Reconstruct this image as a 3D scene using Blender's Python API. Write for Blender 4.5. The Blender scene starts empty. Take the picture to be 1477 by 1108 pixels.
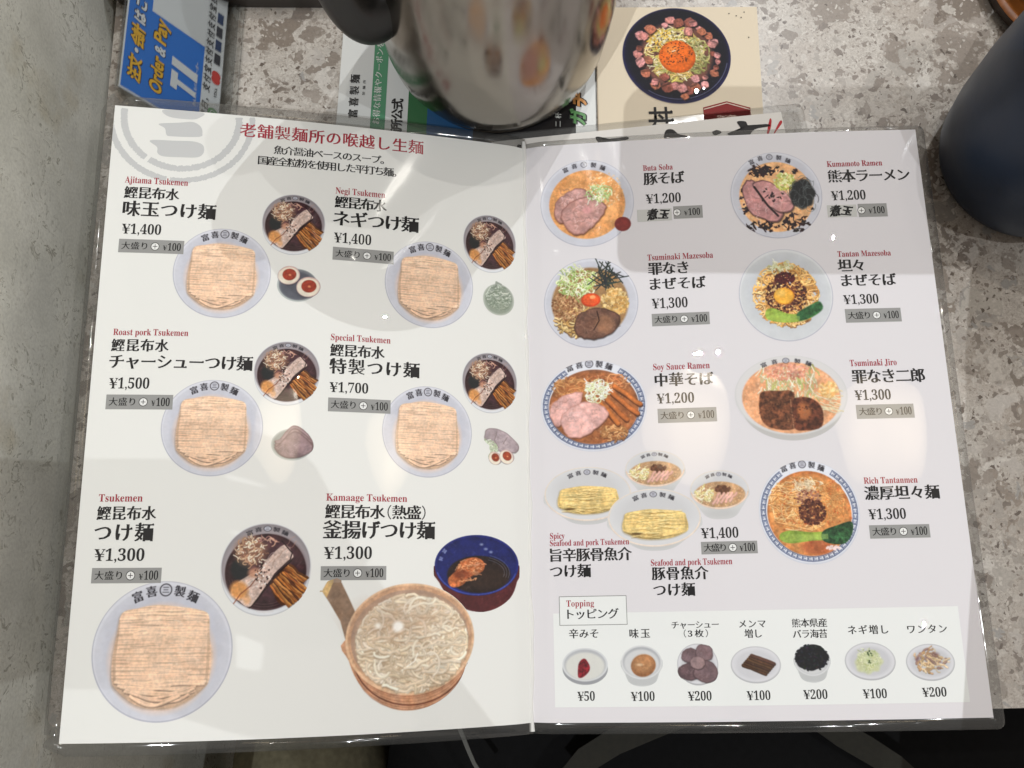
import bpy, bmesh, math, random
import numpy as np
from collections import defaultdict
from mathutils import Matrix, Vector

# ---------------------------------------------------------------- camera, world, lamps, exposure
scene = bpy.context.scene
COL = scene.collection
cam = bpy.data.cameras.new('camera'); cam_ob = bpy.data.objects.new('camera', cam); COL.objects.link(cam_ob)
cam.sensor_width = 36; cam.lens = 30.47; cam.clip_start = .01; cam.clip_end = 50
cx_, cy_, cz_ = (0.9994952, -0.0145265, 0.0282531), (0.0080574, 0.9761689, 0.2168627), (-0.0307301, -0.2165256, 0.9757932)
CAM = Vector((-0.0230986, -0.0802214, 0.4457803))
cam_ob.matrix_world = Matrix(((cx_[0], cy_[0], cz_[0], CAM[0]), (cx_[1], cy_[1], cz_[1], CAM[1]), (cx_[2], cy_[2], cz_[2], CAM[2]), (0, 0, 0, 1)))
scene.camera = cam_ob
world = bpy.data.worlds.new('World'); scene.world = world; world.use_nodes = True
bg = world.node_tree.nodes['Background']; bg.inputs[0].default_value = (1, .90, .80, 1); bg.inputs[1].default_value = .31
scene.view_settings.view_transform = 'Standard'; scene.view_settings.look = 'None'
scene.view_settings.exposure = 0; scene.view_settings.gamma = 1
scene.cycles.max_bounces = 8; scene.cycles.transparent_max_bounces = 12; scene.cycles.caustics_reflective = False; scene.cycles.caustics_refractive = False

LAMPS = [  # x, y, z, size, watts, colour
 (-.50, -.86, 1.85, .006, 10.5, (.93, .97, 1)),
 (.544, 1.176, 1.65, .006, 6.0, (.95, .98, 1)),
 (.735, -.195, 1.65, .006, 3.1, (.95, .98, 1)),
 (.605, .715, 1.65, .006, 2.2, (.98, .98, .97)),
 (.141, .437, 1.65, .006, 1.8, (1, .96, .90)),
]
for x, y, z, s, wt, c in LAMPS:
    l = bpy.data.lights.new('ceiling_spotlight', 'AREA'); l.shape = 'DISK'; l.size = s; l.energy = wt; l.color = c; l.spread = math.radians(150)
    o = bpy.data.objects.new('ceiling_spotlight', l); COL.objects.link(o); o.location = (x, y, z)
    o.rotation_euler = (Vector((0, 0, 0)) - Vector((x, y, z))).to_track_quat('-Z', 'Y').to_euler()

# ---------------------------------------------------------------- helpers
def tag(o, label=None, cat=None, group=None, kind=None):
    if label: o['label'] = label
    if cat: o['category'] = cat
    if group: o['group'] = group
    if kind: o['kind'] = kind
    return o
def empty(name, loc=(0, 0, 0)):
    o = bpy.data.objects.new(name, None); o.location = loc; COL.objects.link(o); return o
def mesh_ob(name, V, F, m, parent=None, smooth_=False, uv=None):
    me = bpy.data.meshes.new(name)
    me.from_pydata([tuple(map(float, v)) for v in V], [], [tuple(int(i) for i in f) for f in F])
    if m: me.materials.append(m)
    if uv is not None:
        ly = me.uv_layers.new(name='UVMap'); idx = np.empty(len(me.loops), int); me.loops.foreach_get('vertex_index', idx)
        ly.data.foreach_set('uv', np.asarray(uv, float)[idx].ravel())
    if smooth_: me.polygons.foreach_set('use_smooth', [True] * len(me.polygons))
    me.update()
    o = bpy.data.objects.new(name, me); COL.objects.link(o)
    if parent:
        o.parent = parent; o.matrix_parent_inverse = Matrix.Translation(-(parent.matrix_world.translation if parent.type != 'EMPTY' or parent.parent else parent.location))
    return o
def lathe(prof, n=64, c=(0, 0, 0)):
    V = []; F = []
    for r, z in prof:
        for i in range(n):
            a = 2 * math.pi * i / n; V.append((c[0] + r * math.cos(a), c[1] + r * math.sin(a), c[2] + z))
    for j in range(len(prof) - 1):
        for i in range(n):
            k = (i + 1) % n; F.append((j * n + i, j * n + k, (j + 1) * n + k, (j + 1) * n + i))
    return V, F
def slab(pts, z0, z1):   # flat prism over an outline (x, y)
    n = len(pts); V = [(x, y, z0) for x, y in pts] + [(x, y, z1) for x, y in pts]
    F = [tuple(range(n))[::-1], tuple(range(n, 2 * n))] + [(i, (i + 1) % n, n + (i + 1) % n, n + i) for i in range(n)]
    return V, F
def rrect(x0, y0, x1, y1, r, n=6, rot=0):
    P = []
    for cx, cy, a0 in ((x1 - r, y1 - r, 0), (x0 + r, y1 - r, 90), (x0 + r, y0 + r, 180), (x1 - r, y0 + r, 270)):
        for i in range(n + 1):
            a = math.radians(a0 + 90 * i / n); P.append((cx + r * math.cos(a), cy + r * math.sin(a)))
    if rot:
        mx, my = (x0 + x1) / 2, (y0 + y1) / 2; c, s = math.cos(rot), math.sin(rot)
        P = [(mx + (x - mx) * c - (y - my) * s, my + (x - mx) * s + (y - my) * c) for x, y in P]
    return P
def srgb(c):
    c = [x / 255. for x in c]; return tuple((x / 12.92 if x <= .04045 else ((x + .055) / 1.055) ** 2.4) for x in c) + (1,)

# ---------------------------------------------------------------- materials
def mat(name):
    m = bpy.data.materials.new(name); m.use_nodes = True; nt = m.node_tree
    return m, nt, nt.nodes['Principled BSDF']
def N(nt, t, **kw):
    n = nt.nodes.new(t)
    for k, v in kw.items():
        if k in n.inputs.keys(): n.inputs[k].default_value = v
        else: setattr(n, k, v)
    return n
def ramp(nt, stops, src, interp='LINEAR'):
    r = nt.nodes.new('ShaderNodeValToRGB'); r.color_ramp.interpolation = interp
    e = r.color_ramp.elements
    while len(e) < len(stops): e.new(.5)
    for el, (p, c) in zip(e, stops): el.position = p; el.color = c if len(c) == 4 else tuple(c) + (1,)
    nt.links.new(src, r.inputs[0]); return r.outputs[0]
def mixc(nt, fac, a, b, mode='MIX'):
    m = nt.nodes.new('ShaderNodeMix'); m.data_type = 'RGBA'; m.blend_type = mode
    for s, v in ((m.inputs[0], fac), (m.inputs[6], a), (m.inputs[7], b)):
        if hasattr(v, 'links') or isinstance(v, bpy.types.NodeSocket): nt.links.new(v, s)
        else: s.default_value = v
    return m.outputs[2]
def math_(nt, op, a, b=0.):
    m = nt.nodes.new('ShaderNodeMath'); m.operation = op
    for s, v in ((m.inputs[0], a), (m.inputs[1], b)):
        if isinstance(v, bpy.types.NodeSocket): nt.links.new(v, s)
        else: s.default_value = v
    return m.outputs[0]

def add_film(nt, bs, rough=.0, weight=1.):
    # clear laminate over the print: a coat whose surface is faintly wavy and dimpled
    g = N(nt, 'ShaderNodeNewGeometry')
    n1 = N(nt, 'ShaderNodeTexNoise', Scale=16., Detail=2.); n2 = N(nt, 'ShaderNodeTexNoise', Scale=420., Detail=2.)
    mp = N(nt, 'ShaderNodeMapping'); mp.inputs['Scale'].default_value = (1, .35, 1)
    nt.links.new(g.outputs['Position'], mp.inputs[0]); nt.links.new(mp.outputs[0], n1.inputs[0]); nt.links.new(g.outputs['Position'], n2.inputs[0])
    s = math_(nt, 'ADD', math_(nt, 'MULTIPLY', n1.outputs[0], .0016), math_(nt, 'MULTIPLY', n2.outputs[0], .000004))
    # creases beside the fold
    sx = N(nt, 'ShaderNodeSeparateXYZ'); nt.links.new(g.outputs['Position'], sx.inputs[0])
    w = math_(nt, 'POWER', 2.718, math_(nt, 'MULTIPLY', math_(nt, 'ABSOLUTE', math_(nt, 'ADD', sx.outputs[0], .003)), -160.))
    n3 = N(nt, 'ShaderNodeTexNoise', Scale=90., Detail=3.); nt.links.new(mp.outputs[0], n3.inputs[0])
    s = math_(nt, 'ADD', s, math_(nt, 'MULTIPLY', math_(nt, 'MULTIPLY', n3.outputs[0], w), .0016))
    b = N(nt, 'ShaderNodeBump', Strength=1., Distance=1.); nt.links.new(s, b.inputs['Height'])
    bs.inputs['Coat Weight'].default_value = weight; bs.inputs['Coat Roughness'].default_value = rough; bs.inputs['Coat IOR'].default_value = 1.5
    nt.links.new(b.outputs[0], bs.inputs['Coat Normal'])
    bs.inputs['Roughness'].default_value = .6; bs.inputs['Specular IOR Level'].default_value = .2

PRINT = {}
def print_mat(name, col, film=True, rough=.0):
    if name in PRINT: return PRINT[name]
    m, nt, bs = mat(name)
    bs.inputs['Base Color'].default_value = srgb(col)
    if film: add_film(nt, bs, rough)
    else: bs.inputs['Roughness'].default_value = .45
    PRINT[name] = m; return m
def pic_mat(name, pic, film=True):
    m, nt, bs = mat(name)
    im = bpy.data.images.new(name, pic.w, pic.h)
    a = np.ones((pic.h, pic.w, 4), np.float32); a[..., :3] = np.clip(pic.c[::-1], 0, 1)
    im.pixels.foreach_set(a.ravel()); im.update(); im.pack()
    t = nt.nodes.new('ShaderNodeTexImage'); t.image = im; t.extension = 'EXTEND'
    nt.links.new(t.outputs[0], bs.inputs['Base Color'])
    if film: add_film(nt, bs)
    return m
PAPER_L, PAPER_R = (230, 230, 226), (221, 218, 221)

def terrazzo():
    m, nt, bs = mat('terrazzo_stone')
    g = N(nt, 'ShaderNodeNewGeometry')
    nz = N(nt, 'ShaderNodeTexNoise', Scale=55., Detail=4.); nt.links.new(g.outputs['Position'], nz.inputs[0])
    nb = N(nt, 'ShaderNodeTexNoise', Scale=260., Detail=3.); nt.links.new(g.outputs['Position'], nb.inputs[0])
    def warp(k, k2=.0015):
        v = nt.nodes.new('ShaderNodeVectorMath'); v.operation = 'MULTIPLY_ADD'; nt.links.new(nz.outputs['Color'], v.inputs[0]); v.inputs[1].default_value = (k, k, k); nt.links.new(g.outputs['Position'], v.inputs[2])
        u = nt.nodes.new('ShaderNodeVectorMath'); u.operation = 'MULTIPLY_ADD'; nt.links.new(nb.outputs['Color'], u.inputs[0]); u.inputs[1].default_value = (k2, k2, k2); nt.links.new(v.outputs[0], u.inputs[2])
        return u.outputs[0]
    n0 = N(nt, 'ShaderNodeTexNoise', Scale=420., Detail=6., Roughness=.8, Distortion=1.5); nt.links.new(g.outputs['Position'], n0.inputs[0])
    base = ramp(nt, [(.34, srgb((132, 123, 115))), (.45, srgb((184, 177, 169))), (.56, srgb((206, 201, 194))), (.72, srgb((232, 228, 223)))], n0.outputs[0])
    big = N(nt, 'ShaderNodeTexNoise', Scale=22., Detail=2.); nt.links.new(g.outputs['Position'], big.inputs[0])
    base = mixc(nt, ramp(nt, [(.42, (0, 0, 0)), (.62, (1, 1, 1))], big.outputs[0]), base, mixc(nt, .4, base, srgb((158, 144, 132))))
    def layer(base, scale, thr, cols, k, edge=.08, off=0., k2=.0015):
        W = warp(k, k2)
        if off:
            a = nt.nodes.new('ShaderNodeVectorMath'); a.operation = 'ADD'; nt.links.new(W, a.inputs[0]); a.inputs[1].default_value = (off, off * .7, 0); W = a.outputs[0]
        v = N(nt, 'ShaderNodeTexVoronoi', Scale=scale); e = N(nt, 'ShaderNodeTexVoronoi', Scale=scale); e.feature = 'DISTANCE_TO_EDGE'
        nt.links.new(W, v.inputs['Vector']); nt.links.new(W, e.inputs['Vector'])
        sp = nt.nodes.new('ShaderNodeSeparateColor'); nt.links.new(v.outputs['Color'], sp.inputs[0])
        chip = math_(nt, 'LESS_THAN', sp.outputs[0], thr)
        # chips of uneven size: how far the cell is eaten in depends on the cell
        rim = math_(nt, 'MULTIPLY_ADD', sp.outputs[1], .22); rim.node.inputs[2].default_value = edge
        ins = nt.nodes.new('ShaderNodeMapRange'); nt.links.new(e.outputs['Distance'], ins.inputs[0]); nt.links.new(rim, ins.inputs[1]); 
        ad = math_(nt, 'ADD', rim, .035); nt.links.new(ad, ins.inputs[2])
        f = math_(nt, 'MULTIPLY', chip, ins.outputs[0])
        n = len(cols); c = ramp(nt, [(i / n, srgb(q)) for i, q in enumerate(cols)], sp.outputs[2], 'CONSTANT')
        mo = ramp(nt, [(.32, (.78, .78, .77)), (.68, (1.14, 1.14, 1.14))], n0.outputs[0])
        c = mixc(nt, 1., c, mo, 'MULTIPLY')
        return mixc(nt, f, base, c)
    base = layer(base, 200, .55, [(190, 184, 177), (152, 143, 135), (174, 167, 160), (200, 194, 187), (138, 128, 120)], .014, .04, .3, .003)
    base = layer(base, 105, .45, [(164, 155, 147), (196, 190, 184), (146, 136, 127), (180, 173, 166), (170, 167, 164), (200, 194, 187)], .022, .04, .9, .003)
    base = layer(base, 50, .42, [(152, 142, 133), (174, 166, 159), (140, 130, 122), (186, 180, 173), (166, 161, 156), (158, 147, 137)], .035, .03, 1.7, .004)
    base = layer(base, 27, .2, [(140, 129, 119), (154, 144, 135), (132, 121, 111), (164, 156, 148)], .05, .03, 2.9, .006)
    base = layer(base, 58, .2, [(208, 202, 195), (196, 189, 181), (214, 209, 203)], .04, .06, 8.3, .005)
    base = layer(base, 42, .07, [(198, 192, 185), (192, 186, 178)], .04, .12, 5.3, .006)
    base = layer(base, 430, .4, [(206, 200, 193), (140, 130, 122), (186, 179, 172), (158, 149, 141)], .006, .06, 6.7, .002)
    base = layer(base, 330, .14, [(104, 93, 85), (116, 105, 96), (212, 207, 200), (112, 101, 93)], .01, .12, 4.1, .003)
    base = mixc(nt, 1., base, (.94, .93, .915, 1), 'MULTIPLY')
    nt.links.new(base, bs.inputs['Base Color'])
    bs.inputs['Roughness'].default_value = .3; bs.inputs['Specular IOR Level'].default_value = .5
    return m
def concrete():
    m, nt, bs = mat('cast_concrete')
    g = N(nt, 'ShaderNodeNewGeometry')
    a = N(nt, 'ShaderNodeTexNoise', Scale=9., Detail=5., Roughness=.6); b = N(nt, 'ShaderNodeTexNoise', Scale=160., Detail=5., Distortion=2.5); c = N(nt, 'ShaderNodeTexNoise', Scale=600., Detail=3.)
    for n in (a, b, c): nt.links.new(g.outputs['Position'], n.inputs[0])
    base = ramp(nt, [(.35, srgb((214, 214, 203))), (.6, srgb((238, 238, 229)))], a.outputs[0])
    b.inputs['Scale'].default_value = 75.; b.inputs['Distortion'].default_value = 3.
    fib = ramp(nt, [(.0, (1, 1, 1)), (.35, (1, 1, 1)), (.385, (.42, .40, .36)), (.42, (1, 1, 1)), (.58, (1, 1, 1)), (.605, (.8, .79, .76)), (.63, (1, 1, 1))], b.outputs[0])
    gate = N(nt, 'ShaderNodeTexNoise', Scale=30., Detail=3.); nt.links.new(g.outputs['Position'], gate.inputs[0])
    base = mixc(nt, ramp(nt, [(.45, (.15, .15, .15)), (.6, (1, 1, 1))], gate.outputs[0]), base, mixc(nt, 1., base, fib, 'MULTIPLY'))
    base = mixc(nt, 1., base, ramp(nt, [(.35, (.9, .9, .9)), (.65, (1.05, 1.05, 1.05))], gate.outputs[0]), 'MULTIPLY')
    st_ = N(nt, 'ShaderNodeTexNoise', Scale=22., Detail=3.); nt.links.new(g.outputs['Position'], st_.inputs[0])
    base = mixc(nt, 1., base, ramp(nt, [(.0, (1, 1, 1)), (.62, (1, 1, 1)), (.74, (.86, .82, .75))], st_.outputs[0]), 'MULTIPLY')
    v = N(nt, 'ShaderNodeTexVoronoi', Scale=55.); nt.links.new(g.outputs['Position'], v.inputs[0])
    pit = ramp(nt, [(.0, (.55, .53, .5)), (.07, (.7, .68, .65)), (.1, (1, 1, 1))], v.outputs['Distance'])
    base = mixc(nt, .7, base, pit, 'MULTIPLY')
    fine = ramp(nt, [(.3, (.88, .88, .88)), (.7, (1.06, 1.06, 1.06))], c.outputs[0]); base = mixc(nt, 1., base, fine, 'MULTIPLY')
    nt.links.new(base, bs.inputs['Base Color']); bs.inputs['Roughness'].default_value = .8
    bp = N(nt, 'ShaderNodeBump', Strength=.25, Distance=.0006); nt.links.new(b.outputs[0], bp.inputs['Height']); nt.links.new(bp.outputs[0], bs.inputs['Normal'])
    return m
def plain(name, col, rough=.5, metal=0., noise=0., scale=60., spec=.5, bump=0.):
    m, nt, bs = mat(name); bs.inputs['Roughness'].default_value = rough; bs.inputs['Metallic'].default_value = metal; bs.inputs['Specular IOR Level'].default_value = spec
    g = N(nt, 'ShaderNodeNewGeometry'); n = N(nt, 'ShaderNodeTexNoise', Scale=scale, Detail=5.); nt.links.new(g.outputs['Position'], n.inputs[0])
    c = srgb(col); k = noise
    nt.links.new(ramp(nt, [(.3, tuple(x * (1 - k) for x in c[:3])), (.7, tuple(min(1, x * (1 + k)) for x in c[:3]))], n.outputs[0]), bs.inputs['Base Color'])
    if bump:
        bp = N(nt, 'ShaderNodeBump', Strength=1., Distance=bump); nt.links.new(n.outputs[0], bp.inputs['Height']); nt.links.new(bp.outputs[0], bs.inputs['Normal'])
    return m
def film_mat(name='clear_laminate_film', milk=.07, col=(.36, .36, .35)):
    m, nt, bs = mat(name); bs.inputs['Base Color'].default_value = col + (1,); bs.inputs['Roughness'].default_value = .12
    tr = nt.nodes.new('ShaderNodeBsdfTransparent'); tr.inputs[0].default_value = (.86, .86, .855, 1)
    fc = nt.nodes.new('ShaderNodeLayerWeight'); fc.inputs[0].default_value = .5; pw = math_(nt, 'POWER', fc.outputs['Facing'], 4.); fr = math_(nt, 'MULTIPLY_ADD', pw, .8); fr.node.inputs[2].default_value = .045
    gl = nt.nodes.new('ShaderNodeBsdfGlossy'); gl.inputs['Roughness'].default_value = .06
    g = N(nt, 'ShaderNodeNewGeometry'); n1 = N(nt, 'ShaderNodeTexNoise', Scale=30., Detail=2.); nt.links.new(g.outputs['Position'], n1.inputs[0])
    b = N(nt, 'ShaderNodeBump', Strength=1., Distance=.0010); nt.links.new(n1.outputs[0], b.inputs['Height']); nt.links.new(b.outputs[0], gl.inputs['Normal'])
    m1 = nt.nodes.new('ShaderNodeMixShader'); m1.inputs[0].default_value = milk; nt.links.new(tr.outputs[0], m1.inputs[1]); nt.links.new(bs.outputs[0], m1.inputs[2])
    m2 = nt.nodes.new('ShaderNodeMixShader'); nt.links.new(fr, m2.inputs[0]); nt.links.new(m1.outputs[0], m2.inputs[1]); nt.links.new(gl.outputs[0], m2.inputs[2])
    nt.links.new(m2.outputs[0], nt.nodes['Material Output'].inputs[0]); return m

# ---------------------------------------------------------------- lettering outlines
_raw = {}
def raw(body, res=3):
    if body in _raw: return _raw[body]
    cu = bpy.data.curves.new('lettering', 'FONT'); cu.body = body; cu.resolution_u = res
    ob = bpy.data.objects.new('lettering', cu); COL.objects.link(ob)
    ev = ob.evaluated_get(bpy.context.evaluated_depsgraph_get()); me = ev.to_mesh()
    V = np.array([v.co[:2] for v in me.vertices]).reshape(-1, 2); F = [tuple(p.vertices) for p in me.polygons]
    ev.to_mesh_clear(); bpy.data.objects.remove(ob); bpy.data.curves.remove(cu)
    _raw[body] = (V, F); return V, F
REF = raw('国')[0]; ADV = raw('国国')[0][:, 0].max() - REF[:, 0].max(); CEN = (REF[:, 1].min() + REF[:, 1].max()) / 2; INK = REF[:, 1].max() - REF[:, 1].min()
def serif_bold(s):
    o = ''
    for c in s:
        if 'A' <= c <= 'Z': o += chr(0x1D400 + ord(c) - 65)
        elif 'a' <= c <= 'z': o += chr(0x1D41A + ord(c) - 97)
        elif '0' <= c <= '9': o += chr(0x1D7CE + ord(c) - 48)
        elif c == '¥': o += chr(0x1D418)
        else: o += c
    return o
CAPH = raw(serif_bold('H'))[0][:, 1].max()
_min = {}
def brush_weight(ch, a, b, uro=True):
    # turn an even-stroked glyph into a Mincho-like one: thick uprights, thin levels, a triangle at the end of a level stroke
    key_ = (ch, a, b, uro)
    if key_ in _min: return _min[key_]
    V, F = raw(ch); kk = {}; idx = []; NV = []
    for v in V:
        k = (round(float(v[0]), 5), round(float(v[1]), 5))
        if k not in kk: kk[k] = len(NV); NV.append(v)
        idx.append(kk[k])
    V = np.array(NV).reshape(-1, 2); F = [tuple(idx[i] for i in f) for f in F]; F = [f for f in F if len(set(f)) == len(f)]
    cnt = set()
    for f in F:
        for i in range(len(f)): cnt.add((f[i], f[(i + 1) % len(f)]))
    nr = defaultdict(list); extra = []
    for i, j in cnt:
        if (j, i) in cnt: continue
        d = V[j] - V[i]; l = math.hypot(*d)
        if l < 1e-7: continue
        n = (d[1] / l, -d[0] / l); nr[i].append(n); nr[j].append(n)
        if uro and .035 < l < .1 and n[0] > .97: extra.append(V[j] if V[j][1] > V[i][1] else V[i])
    W = V.copy()
    def pick(q):
        mx, mn = max(q), min(q); return mx + mn if mx * mn < 0 else (mx if abs(mx) > abs(mn) else mn)
    for i, ns in nr.items(): W[i] += (a * pick([n[0] for n in ns]), b * pick([n[1] for n in ns]))
    W = list(W)
    for t in extra:
        x, y = t[0] + a, t[1] + b; n = len(W)
        W += [np.array([x - .12, y - .004]), np.array([x + .004, y - .03]), np.array([x - .035, y + .045])]; F.append((n, n + 1, n + 2))
    _min[key_] = (np.array(W).reshape(-1, 2), F); return _min[key_]
def GL(ch):
    V, F = brush_weight(ch, .03, .0, False); return np.array([[(x) / ADV, (y - CEN) / ADV + .38] for x, y in V]), F
def text_geo(kind, s, w, h, a=.026, b=-.010):
    """lettering laid out in mm: x from 0 to w, y centred on 0"""
    if kind in 'lp':
        V, F = raw(serif_bold(s)); V = V.copy(); F = list(F)
        if s[0] == '¥':
            Y = raw(chr(0x1D418))[0]; x0, x1 = Y[:, 0].min(), Y[:, 0].max()
            for yy in (.36, .56):
                n = len(V); V = np.vstack([V, [(x0 + .06, CAPH * yy - .022), (x1 - .06, CAPH * yy - .022), (x1 - .06, CAPH * yy + .022), (x0 + .06, CAPH * yy + .022)]]); F.append((n, n + 1, n + 2, n + 3))
        x0, x1 = V[:, 0].min(), V[:, 0].max(); sx = w / (x1 - x0); sy = h / CAPH
        return np.stack([(V[:, 0] - x0) * sx, (V[:, 1] - CAPH / 2) * sy], 1), F
    sy = h / (INK * 1.04); n = len(s); Vs = []; Fs = []; off = 0
    ws = [.5 if c in '（）' else .62 if c == '3' else 1. for c in s]
    tot = sum(ws) - (1 if n > 1 else 0) * (ws[0] + ws[-1]) / 2
    adv = min(max((w / sy - INK * (ws[0] + ws[-1]) / 2) / tot, ADV * .75), ADV * 1.6) if n > 1 else ADV
    pos = 0.
    for i, ch in enumerate(s):
        if i: pos += adv * (ws[i - 1] + ws[i]) / 2
        k_ = min(1., 110. / max(len(raw(ch)[0]), 1)) ** .8
        V, F = brush_weight(serif_bold(ch) if ch == '3' else ch, round(a * k_, 4) if ws[i] == 1 else .0, (b if k_ > .9 else b - .006) if ws[i] == 1 else .0, ws[i] == 1)
        sh = {'（': -.26 * ADV, '）': .26 * ADV, '3': .2 * ADV}.get(ch, 0)
        Vs.append(V + (pos + sh, 0)); Fs += [tuple(k + off for k in f) for f in F]; off += len(V)
    V = np.vstack(Vs); x0, x1 = V[:, 0].min(), V[:, 0].max()
    if s[0] in '（': x0 -= .0
    sx = w / (x1 - x0)
    return np.stack([(V[:, 0] - x0) * sx, (V[:, 1] - CEN) * sy], 1), Fs

# ---------------------------------------------------------------- measures of the place, in metres
STAND = ((-0.212, 0.1714, 0.035), (-0.1698, 0.154, 0.005), (0.0009, 0.0503, 0.0)); SGS = .72
JX, JY, JR, HANG = -.0165, .2135, .0622, 204.
CUX, CUY, CUR = .279, .144, .0565
BGX0 = -.10
ADDED_GLOWS = [(0.690, 0.234, 1.65, "added glowing round shade standing in for warm lit ceiling mirrored in the left page"), (0.071, 0.266, 1.65, "added glowing round shade standing in for warm lit ceiling mirrored in the right page")]
STRAPS = [[(0.0232, -0.2032, -0.118), (0.0362, -0.1895, -0.117), (0.0534, -0.1797, -0.116), (0.077, -0.1713, -0.115), (0.1027, -0.1626, -0.113)], [(0.1816, -0.1697, -0.113), (0.1941, -0.1781, -0.114), (0.2087, -0.1866, -0.115), (0.2253, -0.197, -0.116), (0.2375, -0.2074, -0.117)]]
CORD = [(-0.0438, -0.1619, -0.116), (-0.0383, -0.1748, -0.116), (-0.035, -0.1829, -0.117), (-0.0317, -0.1901, -0.117), (-0.0251, -0.2002, -0.118)]
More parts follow.
